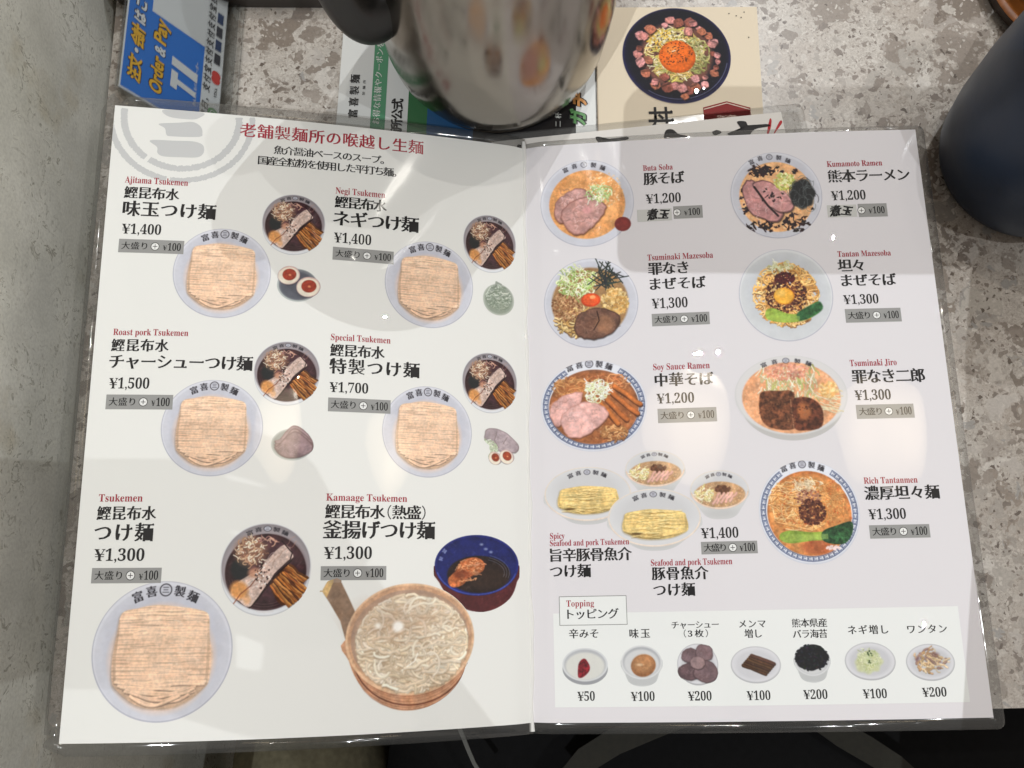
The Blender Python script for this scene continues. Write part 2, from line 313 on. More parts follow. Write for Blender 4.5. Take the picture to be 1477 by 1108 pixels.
TEXTS = [
 ('L', 'c', '老舗製麺所の喉越し生麺', 60.7, 8.0, 93.5, 9.05, 'r'),
 ('L', 'c', '魚介醤油ベースのスープ。', 77.8, 17.5, 55.8, 4.72, 'k'),
 ('L', 'c', '国産全粒粉を使用した平打ち麺。', 70.4, 24.0, 69.8, 4.91, 'k'),
 ('L', 'l', 'Ajitama Tsukemen', 7.8, 39.3, 29.9, 3.33, 'r'),
 ('L', 'l', 'Negi Tsukemen', 109.5, 37.2, 25.1, 3.53, 'r'),
 ('L', 'l', 'Roast pork Tsukemen', 8.6, 116.6, 35.0, 3.04, 'r'),
 ('L', 'l', 'Special Tsukemen', 110.4, 115.7, 28.8, 3.17, 'r'),
 ('L', 'l', 'Tsukemen', 8.4, 193.8, 19.8, 3.25, 'r'),
 ('L', 'l', 'Kamaage Tsukemen', 110.7, 192.8, 37.7, 3.23, 'r'),
 ('L', 'c', '鰹昆布水', 7.9, 46.1, 26.2, 6.23, 'k'),
 ('L', 'c', '味玉つけ麺', 7.9, 54.5, 44.3, 8.05, 'k'),
 ('L', 'c', '鰹昆布水', 109.3, 43.7, 26.4, 6.64, 'k'),
 ('L', 'c', 'ネギつけ麺', 108.9, 52.8, 43.5, 8.53, 'k'),
 ('L', 'c', '鰹昆布水', 8.2, 123.1, 26.8, 6.03, 'k'),
 ('L', 'c', 'チャーシューつけ麺', 7.9, 130.9, 66.5, 7.0, 'k'),
 ('L', 'c', '鰹昆布水', 110.2, 122.4, 26.3, 6.28, 'k'),
 ('L', 'c', '特製つけ麺', 110.1, 130.3, 43.7, 7.63, 'k'),
 ('L', 'c', '鰹昆布水', 8.1, 200.7, 26.7, 6.14, 'k'),
 ('L', 'c', 'つけ麺', 7.6, 209.2, 26.6, 7.91, 'k'),
 ('L', 'c', '鰹昆布水（熱盛）', 110.3, 199.5, 47.0, 6.43, 'k'),
 ('L', 'c', '釜揚げつけ麺', 109.5, 207.8, 52.5, 8.3, 'k'),
 ('L', 'p', '¥1,400', 8.3, 65.0, 18.6, 5.02, 'k'),
 ('L', 'p', '¥1,400', 109.7, 63.4, 18.6, 5.33, 'k'),
 ('L', 'p', '¥1,500', 8.6, 141.2, 18.7, 4.92, 'k'),
 ('L', 'p', '¥1,700', 110.5, 140.6, 18.4, 4.76, 'k'),
 ('L', 'p', '¥1,300', 8.4, 218.9, 22.4, 5.11, 'k'),
 ('L', 'p', '¥1,300', 110.3, 218.2, 22.0, 5.32, 'k'),
 ('R', 'l', 'Buta Soba', 63.6, 16.6, 15.9, 3.21, 'r'),
 ('R', 'l', 'Tsuminaki Mazesoba', 63.6, 67.4, 34.0, 3.25, 'r'),
 ('R', 'l', 'Kumamoto Ramen', 160.9, 18.8, 29.2, 3.19, 'r'),
 ('R', 'l', 'Tantan Mazesoba', 161.5, 69.4, 27.4, 3.04, 'r'),
 ('R', 'l', 'Soy Sauce Ramen', 63.7, 126.4, 28.4, 3.26, 'r'),
 ('R', 'l', 'Tsuminaki Jiro', 161.9, 127.6, 23.3, 3.23, 'r'),
 ('R', 'l', 'Rich Tantanmen', 162.6, 186.8, 25.9, 3.04, 'r'),
 ('R', 'l', 'Spicy', 9.4, 209.9, 7.2, 2.87, 'r'),
 ('R', 'l', 'Seafood and pork Tsukemen', 9.3, 213.4, 38.6, 2.85, 'r'),
 ('R', 'l', 'Seafood and pork Tsukemen', 57.9, 223.9, 38.7, 2.96, 'r'),
 ('R', 'l', 'Topping', 16.6, 242.4, 13.3, 2.93, 'r'),
 ('R', 'c', '豚そば', 63.6, 23.0, 21.9, 7.19, 'k'),
 ('R', 'c', '罪なき', 63.6, 73.8, 21.0, 6.85, 'k'),
 ('R', 'c', 'まぜそば', 64.1, 82.2, 28.9, 6.79, 'k'),
 ('R', 'c', '熊本ラーメン', 160.7, 26.0, 43.2, 7.12, 'k'),
 ('R', 'c', '坦々', 160.9, 75.9, 13.5, 6.79, 'k'),
 ('R', 'c', 'まぜそば', 161.9, 84.0, 28.2, 6.74, 'k'),
 ('R', 'c', '中華そば', 64.1, 133.4, 29.5, 6.83, 'k'),
 ('R', 'c', '罪なき二郎', 162.1, 134.8, 36.4, 7.12, 'k'),
 ('R', 'c', '濃厚坦々麺', 162.2, 193.1, 36.3, 6.71, 'k'),
 ('R', 'c', '旨辛豚骨魚介', 9.2, 219.4, 39.8, 6.33, 'k'),
 ('R', 'c', 'つけ麺', 9.0, 227.1, 20.0, 6.29, 'k'),
 ('R', 'c', '豚骨魚介', 58.0, 229.2, 27.1, 6.21, 'k'),
 ('R', 'c', 'つけ麺', 58.4, 236.9, 19.9, 6.17, 'k'),
 ('R', 'c', 'トッピング', 16.9, 247.5, 24.7, 4.85, 'k'),
 ('R', 'c', '辛みそ', 17.5, 256.6, 14.0, 4.33, 'k'),
 ('R', 'c', '味玉', 46.2, 256.9, 9.7, 4.31, 'k'),
 ('R', 'c', 'チャーシュー', 66.2, 253.3, 22.1, 3.51, 'k'),
 ('R', 'c', '（3枚）', 71.7, 257.3, 11.3, 3.49, 'k'),
 ('R', 'c', 'メンマ', 97.7, 253.3, 12.5, 3.81, 'k'),
 ('R', 'c', '増し', 99.9, 257.8, 8.1, 3.95, 'k'),
 ('R', 'c', '熊本県産', 122.3, 253.4, 16.3, 3.96, 'k'),
 ('R', 'c', 'バラ海苔', 122.3, 258.4, 16.0, 3.93, 'k'),
 ('R', 'c', 'ネギ増し', 147.9, 257.0, 18.7, 4.09, 'k'),
 ('R', 'c', 'ワンタン', 175.4, 257.2, 18.4, 4.08, 'k'),
 ('R', 'p', '¥1,200', 64.3, 34.5, 18.5, 5.14, 'k'),
 ('R', 'p', '¥1,300', 64.6, 92.7, 18.4, 5.24, 'k'),
 ('R', 'p', '¥1,200', 161.4, 36.9, 18.0, 5.09, 'k'),
 ('R', 'p', '¥1,300', 162.0, 94.2, 17.8, 4.82, 'k'),
 ('R', 'p', '¥1,200', 64.6, 142.9, 18.7, 4.99, 'k'),
 ('R', 'p', '¥1,300', 162.6, 144.2, 17.8, 4.94, 'k'),
 ('R', 'p', '¥1,300', 163.1, 203.2, 17.9, 4.82, 'k'),
 ('R', 'p', '¥1,400', 82.6, 210.4, 17.9, 4.82, 'k'),
 ('R', 'p', '¥50', 20.7, 285.1, 8.2, 4.05, 'k'),
 ('R', 'p', '¥100', 45.7, 285.4, 11.0, 4.03, 'k'),
 ('R', 'p', '¥200', 72.0, 285.5, 10.9, 4.01, 'k'),
 ('R', 'p', '¥100', 99.0, 285.6, 10.8, 3.99, 'k'),
 ('R', 'p', '¥200', 124.8, 285.5, 11.0, 3.98, 'k'),
 ('R', 'p', '¥100', 151.9, 285.6, 10.9, 3.97, 'k'),
 ('R', 'p', '¥200', 178.9, 285.4, 11.1, 3.96, 'k'),
]
BOXES = [
 ('L', 7.5, 70.2, 38.3, 77.1),
 ('L', 109.5, 68.5, 139.8, 75.5),
 ('L', 7.9, 146.5, 38.7, 153.4),
 ('L', 110.1, 145.7, 139.8, 152.4),
 ('L', 8.0, 224.5, 38.9, 231.1),
 ('L', 109.2, 224.1, 139.1, 230.4),
 ('R', 64.3, 98.2, 93.7, 104.9),
 ('R', 162.2, 99.2, 190.4, 106.5),
 ('R', 64.8, 148.1, 94.0, 155.4),
 ('R', 162.6, 149.1, 191.0, 156.2),
 ('R', 162.8, 208.4, 191.5, 214.8),
 ('R', 82.3, 214.5, 109.1, 220.5),
 ('R', 78.5, 39.4, 93.8, 46.5),
 ('R', 174.7, 41.9, 189.8, 49.3),
 ('R', 59.4, 40.4, 77.6, 47.2),
 ('R', 158.6, 42.2, 173.9, 49.0),
 ('R', 10.2, 247.0, 200.2, 290.0),
 ('R', 13.1, 239.0, 45.5, 252.7),
]
PHOTOS = [
 ('noodles', 'L', 33.7, 62.4, 80.7, 109.1),
 ('noodles', 'L', 135.3, 60.7, 181.1, 108.0),
 ('noodles', 'L', 33.7, 138.7, 80.9, 184.3),
 ('noodles', 'L', 135.6, 137.4, 180.3, 182.9),
 ('noodles', 'L', 10.4, 229.9, 72.3, 289.6),
 ('broth', 'L', 74.1, 41.2, 105.5, 74.7),
 ('broth', 'L', 175.3, 41.9, 204.5, 74.8),
 ('broth', 'L', 74.7, 118.8, 106.1, 150.5),
 ('broth', 'L', 174.8, 117.7, 204.1, 149.4),
 ('broth', 'L', 64.3, 204.5, 105.2, 246.0),
 ('eggs', 'L', 83.1, 80.2, 104.9, 99.2),
 ('negi', 'L', 185.3, 78.2, 203.5, 98.1),
 ('pork', 'L', 84.1, 158.7, 105.0, 176.6),
 ('combo', 'L', 182.1, 156.5, 204.6, 176.4),
 ('tub', 'L', 110.1, 231.2, 181.2, 288.5),
 ('blue', 'L', 161.5, 209.3, 203.7, 245.4),
 ('buta', 'R', 7.6, 9.5, 58.4, 60.0),
 ('maze', 'R', 8.4, 65.9, 58.2, 115.3),
 ('kuma', 'R', 108.6, 10.6, 157.2, 60.1),
 ('tantan', 'R', 109.0, 65.4, 157.5, 115.8),
 ('soy', 'R', 5.7, 121.2, 60.2, 169.2),
 ('spicy', 'R', 6.8, 176.0, 50.2, 205.1),
 ('dip', 'R', 47.3, 168.9, 76.9, 191.9),
 ('dip', 'R', 78.5, 179.6, 107.2, 204.0),
 ('seafood', 'R', 37.8, 187.8, 83.4, 218.5),
 ('jiro', 'R', 103.1, 122.3, 159.6, 166.6),
 ('rich', 'R', 110.6, 175.8, 159.6, 226.9),
 ('t_miso', 'R', 13.8, 262.8, 35.7, 280.2),
 ('t_egg', 'R', 41.6, 261.9, 61.1, 281.2),
 ('t_chashu', 'R', 67.7, 261.6, 87.1, 281.1),
 ('t_menma', 'R', 92.4, 263.3, 116.0, 280.5),
 ('t_nori', 'R', 121.7, 262.6, 138.6, 280.5),
 ('t_negi', 'R', 144.9, 262.4, 168.7, 280.0),
 ('t_wontan', 'R', 172.9, 263.6, 195.8, 280.7),
]
# ---------------------------------------------------------------- printed pictures (drawn stroke by stroke)
rng = np.random.RandomState(7)

def noise2(h, w, cell, seed):
    r = np.random.RandomState(seed); a = .6 + seed % 7 * .13; c, q = math.cos(a), math.sin(a)
    Y, X = np.mgrid[0:h, 0:w] / float(cell); x = X * c - Y * q + 999; y = X * q + Y * c + 999
    xi = x.astype(int); yi = y.astype(int); fx = x - xi; fy = y - yi; fy = fy * fy * (3 - 2 * fy); fx = fx * fx * (3 - 2 * fx)
    g = r.rand(251, 257); f = lambda i, j: g[i % 251, j % 257]
    return (f(yi, xi) * (1 - fx) + f(yi, xi + 1) * fx) * (1 - fy) + (f(yi + 1, xi) * (1 - fx) + f(yi + 1, xi + 1) * fx) * fy

class Pic:
    def __init__(s, w, h, bg):
        s.w, s.h = w, h
        s.c = np.ones((h, w, 3)) * np.array(bg) / 255.
        s.A = np.zeros((h, w)); s.clip = None
    def box(s, x0, y0, x1, y1, m=3):
        return max(0, int(x0 - m)), max(0, int(y0 - m)), min(s.w, int(x1 + m) + 1), min(s.h, int(y1 + m) + 1)
    def put(s, b, m, col, cover=True):
        x0, y0, x1, y1 = b
        col = np.array(col) / 255.
        if col.ndim == 1: col = col[None, None]
        if s.clip is not None: m = m * s.clip[y0:y1, x0:x1]
        r = s.c[y0:y1, x0:x1]
        r += (col - r) * m[..., None]
        if cover: s.A[y0:y1, x0:x1] = np.maximum(s.A[y0:y1, x0:x1], m)
    def ell(s, cx, cy, rx, ry, col, rot=0, soft=1.2, a=1., cover=True, wob=0, seed=1):
        cx *= s.w; cy *= s.h; rx *= s.w; ry *= s.h
        R = max(rx, ry) * (1 + wob) + soft
        b = s.box(cx - R, cy - R, cx + R, cy + R)
        if b[2] <= b[0] or b[3] <= b[1]: return None
        Y, X = np.mgrid[b[1]:b[3], b[0]:b[2]]
        X = X + .5 - cx; Y = Y + .5 - cy
        c, q = math.cos(rot), math.sin(rot)
        U = (X * c + Y * q) / rx; V = (-X * q + Y * c) / ry
        d = np.sqrt(U * U + V * V)
        if wob:
            t = np.arctan2(V, U); r_ = np.random.RandomState(seed); k = 1
            for i in range(2, 9): k = k + wob / i ** .6 * math.cos(0) * np.sin(i * t + r_.rand() * 6.3) * r_.rand()
            d = d / k
        m = np.clip((1 - d) * min(rx, ry) / soft + .5, 0, 1) * a
        s.put(b, m, col, cover)
        return b, m
    def poly(s, pts, col, soft=1.2, a=1., cover=True):
        P = np.array(pts, float) * (s.w, s.h)
        b = s.box(P[:, 0].min(), P[:, 1].min(), P[:, 0].max(), P[:, 1].max())
        if b[2] <= b[0] or b[3] <= b[1]: return None
        Y, X = np.mgrid[b[1]:b[3], b[0]:b[2]]; X = X + .5; Y = Y + .5
        ins = np.zeros(X.shape, bool); D = np.full(X.shape, 1e9)
        for i in range(len(P)):
            p, q = P[i - 1], P[i]
            e = q - p; L2 = e @ e + 1e-9
            t = np.clip(((X - p[0]) * e[0] + (Y - p[1]) * e[1]) / L2, 0, 1)
            D = np.minimum(D, np.hypot(X - p[0] - t * e[0], Y - p[1] - t * e[1]))
            if p[1] != q[1]:
                ins ^= ((p[1] > Y) != (q[1] > Y)) & (X < (q[0] - p[0]) * (Y - p[1]) / (q[1] - p[1]) + p[0])
        m = np.clip(np.where(ins, D, -D) / soft + .5, 0, 1) * a
        s.put(b, m, col, cover)
        return b, m
    def stroke(s, pts, wd, col, edge=.35, a=1., taper=False, cover=False):
        P = np.array(pts, float) * (s.w, s.h); wd = wd * s.w
        b = s.box(P[:, 0].min() - wd, P[:, 1].min() - wd, P[:, 0].max() + wd, P[:, 1].max() + wd)
        if b[2] <= b[0] or b[3] <= b[1]: return
        Y, X = np.mgrid[b[1]:b[3], b[0]:b[2]]; X = X + .5; Y = Y + .5
        D = np.full(X.shape, 1e9); n = len(P) - 1; S = np.zeros(X.shape)
        for i in range(n):
            p, q = P[i], P[i + 1]; e = q - p; L2 = e @ e + 1e-9
            t = np.clip(((X - p[0]) * e[0] + (Y - p[1]) * e[1]) / L2, 0, 1)
            dy = Y - p[1] - t * e[1]
            d = np.hypot(X - p[0] - t * e[0], dy)
            k = d < D; S = np.where(k, dy, S); D = np.minimum(D, d)
        m = np.clip(wd / 2 - D + .5, 0, 1) * a
        u = np.clip(D / (wd / 2 + .3), 0, 1)
        sh = 1 - edge * u ** 2 - edge * .45 * np.clip(S / (wd / 2 + .3), -1, 1) + edge * .25
        s.put(b, m, np.clip(np.array(col)[None, None] * sh[..., None], 0, 255), cover)
    def mul(s, bm, f):
        b, m = bm; r = s.c[b[1]:b[3], b[0]:b[2]]
        r *= 1 + (f - 1) * m[..., None] if np.ndim(f) < 3 else 1 + (f - 1) * m[..., None]
    def mottle(s, bm, amp, cell, seed=3):
        b, m = bm; n = noise2(b[3] - b[1], b[2] - b[0], cell, seed) - .5
        n = n + .6 * (noise2(b[3] - b[1], b[2] - b[0], max(1.2, cell / 2.7), seed + 9) - .5)
        s.c[b[1]:b[3], b[0]:b[2]] *= (1 + amp * 2 * n * m)[..., None]
    def glyphs(s, g, cx, cy, size, ang, col, a=1., sy=1.):
        V, F = g; size = size * s.w
        c, q = math.cos(ang), math.sin(ang)
        X = (V[:, 0] - .5) * size; Y = -(V[:, 1] - .38) * size * sy
        P = np.stack([X * c - Y * q + cx * s.w, X * q + Y * c + cy * s.h], 1)
        b = s.box(P[:, 0].min(), P[:, 1].min(), P[:, 0].max(), P[:, 1].max(), 2)
        if b[2] <= b[0] or b[3] <= b[1]: return
        k = 3
        Y, X = np.mgrid[b[1] * k:b[3] * k, b[0] * k:b[2] * k]; X = (X + .5) / k; Y = (Y + .5) / k
        M = np.zeros(X.shape, bool)
        for f in F:
            t = P[list(f)]
            x0 = max(0, int((t[:, 0].min() - b[0]) * k) - 1); x1 = int((t[:, 0].max() - b[0]) * k) + 2
            y0 = max(0, int((t[:, 1].min() - b[1]) * k) - 1); y1 = int((t[:, 1].max() - b[1]) * k) + 2
            xx = X[y0:y1, x0:x1]; yy = Y[y0:y1, x0:x1]; sg = []
            for i in range(len(t)):
                p, r = t[i], t[(i + 1) % len(t)]
                sg.append((r[0] - p[0]) * (yy - p[1]) - (r[1] - p[1]) * (xx - p[0]))
            sg = np.array(sg)
            M[y0:y1, x0:x1] |= (sg >= -1e-6).all(0) | (sg <= 1e-6).all(0)
        m = M.reshape(b[3] - b[1], k, b[2] - b[0], k).mean((1, 3)) * a
        s.put(b, m, col, False)

def finish(p, seed):
    r = np.random.RandomState(seed); c = p.c; mx = c.max(2); mn = c.min(2); sat = np.clip((mx - mn) / (mx + 1e-6) * 2.4, 0, 1) * p.A
    n = .12 * (noise2(p.h, p.w, 26, seed) - .5) + .11 * (noise2(p.h, p.w, 7, seed + 1) - .5) + .08 * (noise2(p.h, p.w, 2.6, seed + 2) - .5)
    c *= (1 + n * sat * 1.5)[..., None]
    g = noise2(p.h, p.w, 9, seed + 5); c += (np.clip(g - .86, 0, 1) * sat * (mx < .85) * .5)[..., None]      # gloss flecks
    tint = (noise2(p.h, p.w, 16, seed + 7) - .5) * .05 * sat; c[..., 0] *= 1 + tint; c[..., 2] *= 1 - tint
    k = c.copy()
    for _ in range(4): q = k.copy(); q[1:-1, 1:-1] = (k[1:-1, 1:-1] * 3 + k[:-2, 1:-1] + k[2:, 1:-1] + k[1:-1, :-2] + k[1:-1, 2:]) / 7; k = q
    p.c = np.clip(k, 0, 1)

def U(a, b): return a + (b - a) * rng.rand()
def jit(c, k): return np.clip(np.array(c) * (1 + U(-k, k)) + rng.randn(3) * k * 14, 0, 255)
def wave(x0, y0, x1, y1, amp, n=7):
    t = np.linspace(0, 1, n); p1, p2, f1, f2 = U(0, 6), U(0, 6), U(1, 2.5), U(3, 6)
    dx, dy = x1 - x0, y1 - y0; L = math.hypot(dx, dy) + 1e-9
    o = amp * (np.sin(t * f1 * 3 + p1) + .4 * np.sin(t * f2 * 3 + p2)) * np.sin(np.pi * np.clip(t * .9 + .05, 0, 1)) ** .4
    return np.stack([x0 + dx * t - dy / L * o, y0 + dy * t + dx / L * o], 1)
def loop(cx, cy, r, ry, n=9):
    a0 = U(0, 6.3); sp = U(1.2, 4.5) * (1 if U(0, 1) < .5 else -1); t = np.linspace(0, 1, n)
    k = 1 + U(-.4, .4) * t
    return np.stack([cx + r * k * np.cos(a0 + sp * t), cy + ry * k * np.sin(a0 + sp * t)], 1)
def in_ell(cx, cy, rx, ry):
    a, r = U(0, 2 * math.pi), math.sqrt(U(0, 1)); return cx + rx * r * math.cos(a), cy + ry * r * math.sin(a)

def rim_text(p, cx, cy, rx, ry, size, col=(38, 36, 42), span=26, sy=1., skew=0):
    for i, ch in enumerate('富喜三製麺'):
        a = math.radians(-90 + skew + (i - 2) * span)
        x, y = cx + rx * math.cos(a), cy + ry * math.sin(a)
        rot = math.atan2(rx * math.cos(a) * 1., -ry * math.sin(a)) * .8
        if ch == '三':
            p.ell(x, y, size * .62, size * .62 * p.w / p.h * sy, col, a=.9, cover=False)
            p.ell(x, y, size * .52, size * .52 * p.w / p.h * sy, (196, 197, 208), cover=False)
            p.glyphs(GL(ch), x, y, size * .7, rot, col, sy=sy)
        else: p.glyphs(GL(ch), x, y, size * 1.12, rot, col, sy=sy)

def bowl_top(p, cx=.5, cy=.5, rx=.492, ry=.492, wall=(205, 206, 215), fold=(217, 218, 226)):
    p.ell(cx, cy, rx, ry, (176, 176, 190))
    b = p.ell(cx, cy - .003, rx * .985, ry * .985, fold)
    p.ell(cx, cy + .01, rx * .96, ry * .955, wall, soft=5)
    for k in range(8):   # soft falloff of the hollow
        p.ell(cx, cy - .03, rx * (.9 - k * .03), ry * (.86 - k * .03), (np.array(wall) - (16, 16, 12)), soft=14, a=.1)
    p.mottle(b, .012, 30)

def noodle_block(p, x0, y0, x1, y1, col=(233, 196, 166), n=62, belly=.17, wd=.015, gap=.5):
    # a folded skein: level strands above, curled ends below
    c0 = np.array(col, float); W = x1 - x0; xm = (x0 + x1) / 2; H = y1 - y0
    body = smooth([(x0 + .05 * W, y0 + .035), (x0 + W * .22, y0 + .0), (x0 + W * .42, y0 - .022), (x0 + W * .65, y0 - .008), (x0 + W * .85, y0 + .012), (x1 - .03 * W, y0 + .05), (x1 - .005, y0 + H * .35), (x1 + .012, y0 + H * .7), (x1 + .008, y1 - .01), (x1 - .05 * W, y1 + belly * .3), (xm + .3 * W, y1 + belly * .75), (xm + .14 * W, y1 + belly * .98), (xm - .1 * W, y1 + belly * 1.02), (xm - .27 * W, y1 + belly * .82), (x0 + W * .08, y1 + belly * .38), (x0 + .0, y1 + .0), (x0 - .012, y1 - H * .3), (x0 + .008, y0 + H * .35)], 5)
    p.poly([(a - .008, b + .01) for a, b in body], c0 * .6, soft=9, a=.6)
    bm = p.poly(body, c0 * .9, soft=2.5)
    cl = np.zeros((p.h, p.w)); b_ = bm[0]; cl[b_[1]:b_[3], b_[0]:b_[2]] = bm[1]; p.clip = cl
    rows = int(n * .55)
    for rep in range(3):
        for i in range(rows):
            t = min(max((i + U(-.5, .5)) / rows, 0), 1); y = y0 - .01 + (H + .03) * t
            a = x0 - .01; b = x1 + .01
            if rep:
                if U(0, 1) < .7: a += U(0, .6) * W
                if U(0, 1) < .7: b -= U(0, .6) * W
                if b - a < .15: continue
            w = wave(a, y, b, y + U(-.004, .006), U(.001, .006), 12)
            w[:, 1] += (.02 * t - .014) * np.sin(np.linspace(0, 3.14, 12))
            p.stroke(w, wd * U(1.0, 1.6), jit(np.minimum(c0 * (1.02 + .03 * math.sin(t * 7 + 1)), 250), .028), edge=U(.14, .26), a=.9)
    p.stroke([(x0 + .012, y0 + .09), (x0 + .0, y1 - .15), (x0 + .012, y1)], .022, c0 * .7, a=.5, edge=0); p.stroke([(x1 - .012, y0 + .09), (x1 - .004, y1 - .1), (x1 - .012, y1)], .02, c0 * .78, a=.5, edge=0)
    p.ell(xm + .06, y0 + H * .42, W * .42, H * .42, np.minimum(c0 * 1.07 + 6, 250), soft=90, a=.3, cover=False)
    for i in range(int(n * .13)):
        y = y0 + H * U(.02, 1); a = U(x0 + .03, x1 - .3); w = wave(a, y, a + U(.08, .3), y + U(-.006, .008), .003)
        p.stroke(w, .009, c0 * .78, a=.35, edge=0); p.stroke(w[1:-1], .004, c0 * .64, a=.4, edge=0)
    # the fold: nested slack loops
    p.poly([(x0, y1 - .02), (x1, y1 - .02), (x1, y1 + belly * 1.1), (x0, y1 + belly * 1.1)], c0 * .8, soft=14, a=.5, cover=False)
    for t in list(np.linspace(.0, 1., int(n * .24))) * 2:
        l = x0 + W * (-.01 + .2 * t + U(0, .12)); r = x1 - W * (-.01 + .2 * t + U(0, .12)); k = np.linspace(0, 1, 13)
        sag = belly * (.12 + .3 * t) * U(.6, 1.1); sk = U(.7, 1.5)
        yy = y1 - .012 + t * belly * .62 + sag * np.sin(np.pi * k ** sk) * .8 + U(-.012, .012) * np.sin(k * 9 + U(0, 6)); w = np.stack([l + (r - l) * k, yy], 1)
        if U(0, 1) < .3: w = w[:8]
        elif U(0, 1) < .3: w = w[5:]
        p.stroke(w + (0, wd * .8), wd * .7, c0 * .54, a=.65, edge=0)
        p.stroke(w, wd * U(1.1, 1.5), jit(c0 * (1.04 - .06 * t), .03), edge=.2)
    for i in range(int(n * .3)):
        x, y = U(x0 + .55 * W, x1 - .08), U(y0 + .02, y1); p.stroke([(x, y), (x + U(.008, .04), y + .002)], .005, (252, 240, 226), a=.45, edge=0)
    p.clip = None

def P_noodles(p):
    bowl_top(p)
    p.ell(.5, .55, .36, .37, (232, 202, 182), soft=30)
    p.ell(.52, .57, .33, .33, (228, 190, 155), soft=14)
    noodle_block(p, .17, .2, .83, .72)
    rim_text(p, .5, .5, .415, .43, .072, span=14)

def scallion(p, cx, cy, rx, ry, n, cols=((226, 232, 190), (196, 214, 150), (236, 236, 214), (160, 184, 110)), sz=.03):
    for i in range(n):
        x, y = in_ell(cx, cy, rx, ry); c = cols[rng.randint(len(cols))]
        if U(0, 1) < .5: p.stroke(loop(x, y, sz * U(.5, 1), sz * U(.4, 1)), sz * .32, jit(c, .08), edge=.3)
        else: p.stroke(wave(x, y, x + U(-2, 2) * sz, y + U(-2, 2) * sz, sz * .2, 5), sz * .3, jit(c, .08), edge=.3)

def tangle(p, cx, cy, rx, ry, n, cols, wd=.014, ln=.16, edge=.35, gaps=None):
    for i in range(n):
        x, y = in_ell(cx, cy, rx, ry); c = cols[rng.randint(len(cols))]
        w = loop(x, y, U(.3, 1) * ln, U(.3, 1) * ln) if U(0, 1) < .6 else wave(x - U(.3, 1) * ln, y + U(-1, 1) * ln * .5, x + U(.3, 1) * ln, y + U(-1, 1) * ln * .5, ln * .15, 9)
        k = ((w[:, 0] - cx) / rx) ** 2 + ((w[:, 1] - cy) / ry) ** 2
        w = w[k < 1.12]
        if len(w) < 2: continue
        if gaps is not None and U(0, 1) < .5: p.stroke(w + (.002, wd * .6), wd, gaps, a=.6, edge=0)
        p.stroke(w, wd * U(.7, 1.15), jit(c, .07), edge=edge)

def crumbs(p, cx, cy, rx, ry, n, cols, sz, a=1.):
    for i in range(n):
        x, y = in_ell(cx, cy, rx, ry); c = jit(cols[rng.randint(len(cols))], .08)
        p.ell(x, y, sz * U(.4, 1), sz * U(.4, 1) * p.w / p.h, c, rot=U(0, 3), cover=False, a=a, wob=.25, seed=i)

def slice_meat(p, pts, col, edge, fat=(236, 200, 196), n=26, seed=5):
    pts = [(x + U(-.007, .007), y + U(-.007, .007)) for x, y in smooth(pts)]; pts = smooth(pts, 2)
    p.poly([(x + .004, y + .012) for x, y in pts], np.array(edge) * .45, soft=5, a=.7, cover=False)
    p.poly(pts, np.array(edge) * .6 + np.array(col) * .4, soft=2.5)
    c = np.mean(pts, 0); ins = [(c[0] + (x - c[0]) * .95, c[1] + (y - c[1]) * .94) for x, y in pts]
    bm = p.poly(ins, col, soft=4)
    p.mottle(bm, .07, 11, seed); p.mottle(bm, .09, 30, seed + 4)
    P = np.array(ins); e = np.ptp(P, axis=0) / 2
    for i in range(n):
        x, y = in_ell(c[0], c[1], e[0] * .75, e[1] * .7)
        w = wave(x, y, x + U(-1, 1) * e[0] * .6, y + U(-1, 1) * e[1] * .5, e[0] * .12); p.stroke(w, U(.004, .012), fat if i % 3 else np.array(col) * .72, a=U(.25, .6), edge=0)

def smooth(pts, k=4):
    P = np.array(pts, float); n = len(P); out = []
    for i in range(n):
        a, b, c, d = P[i - 1], P[i], P[(i + 1) % n], P[(i + 2) % n]
        for j in range(k):
            t = j / k
            out.append(.5 * ((2 * b) + (-a + c) * t + (2 * a - 5 * b + 4 * c - d) * t * t + (-a + 3 * b - 3 * c + d) * t ** 3))
    return [tuple(q) for q in out]

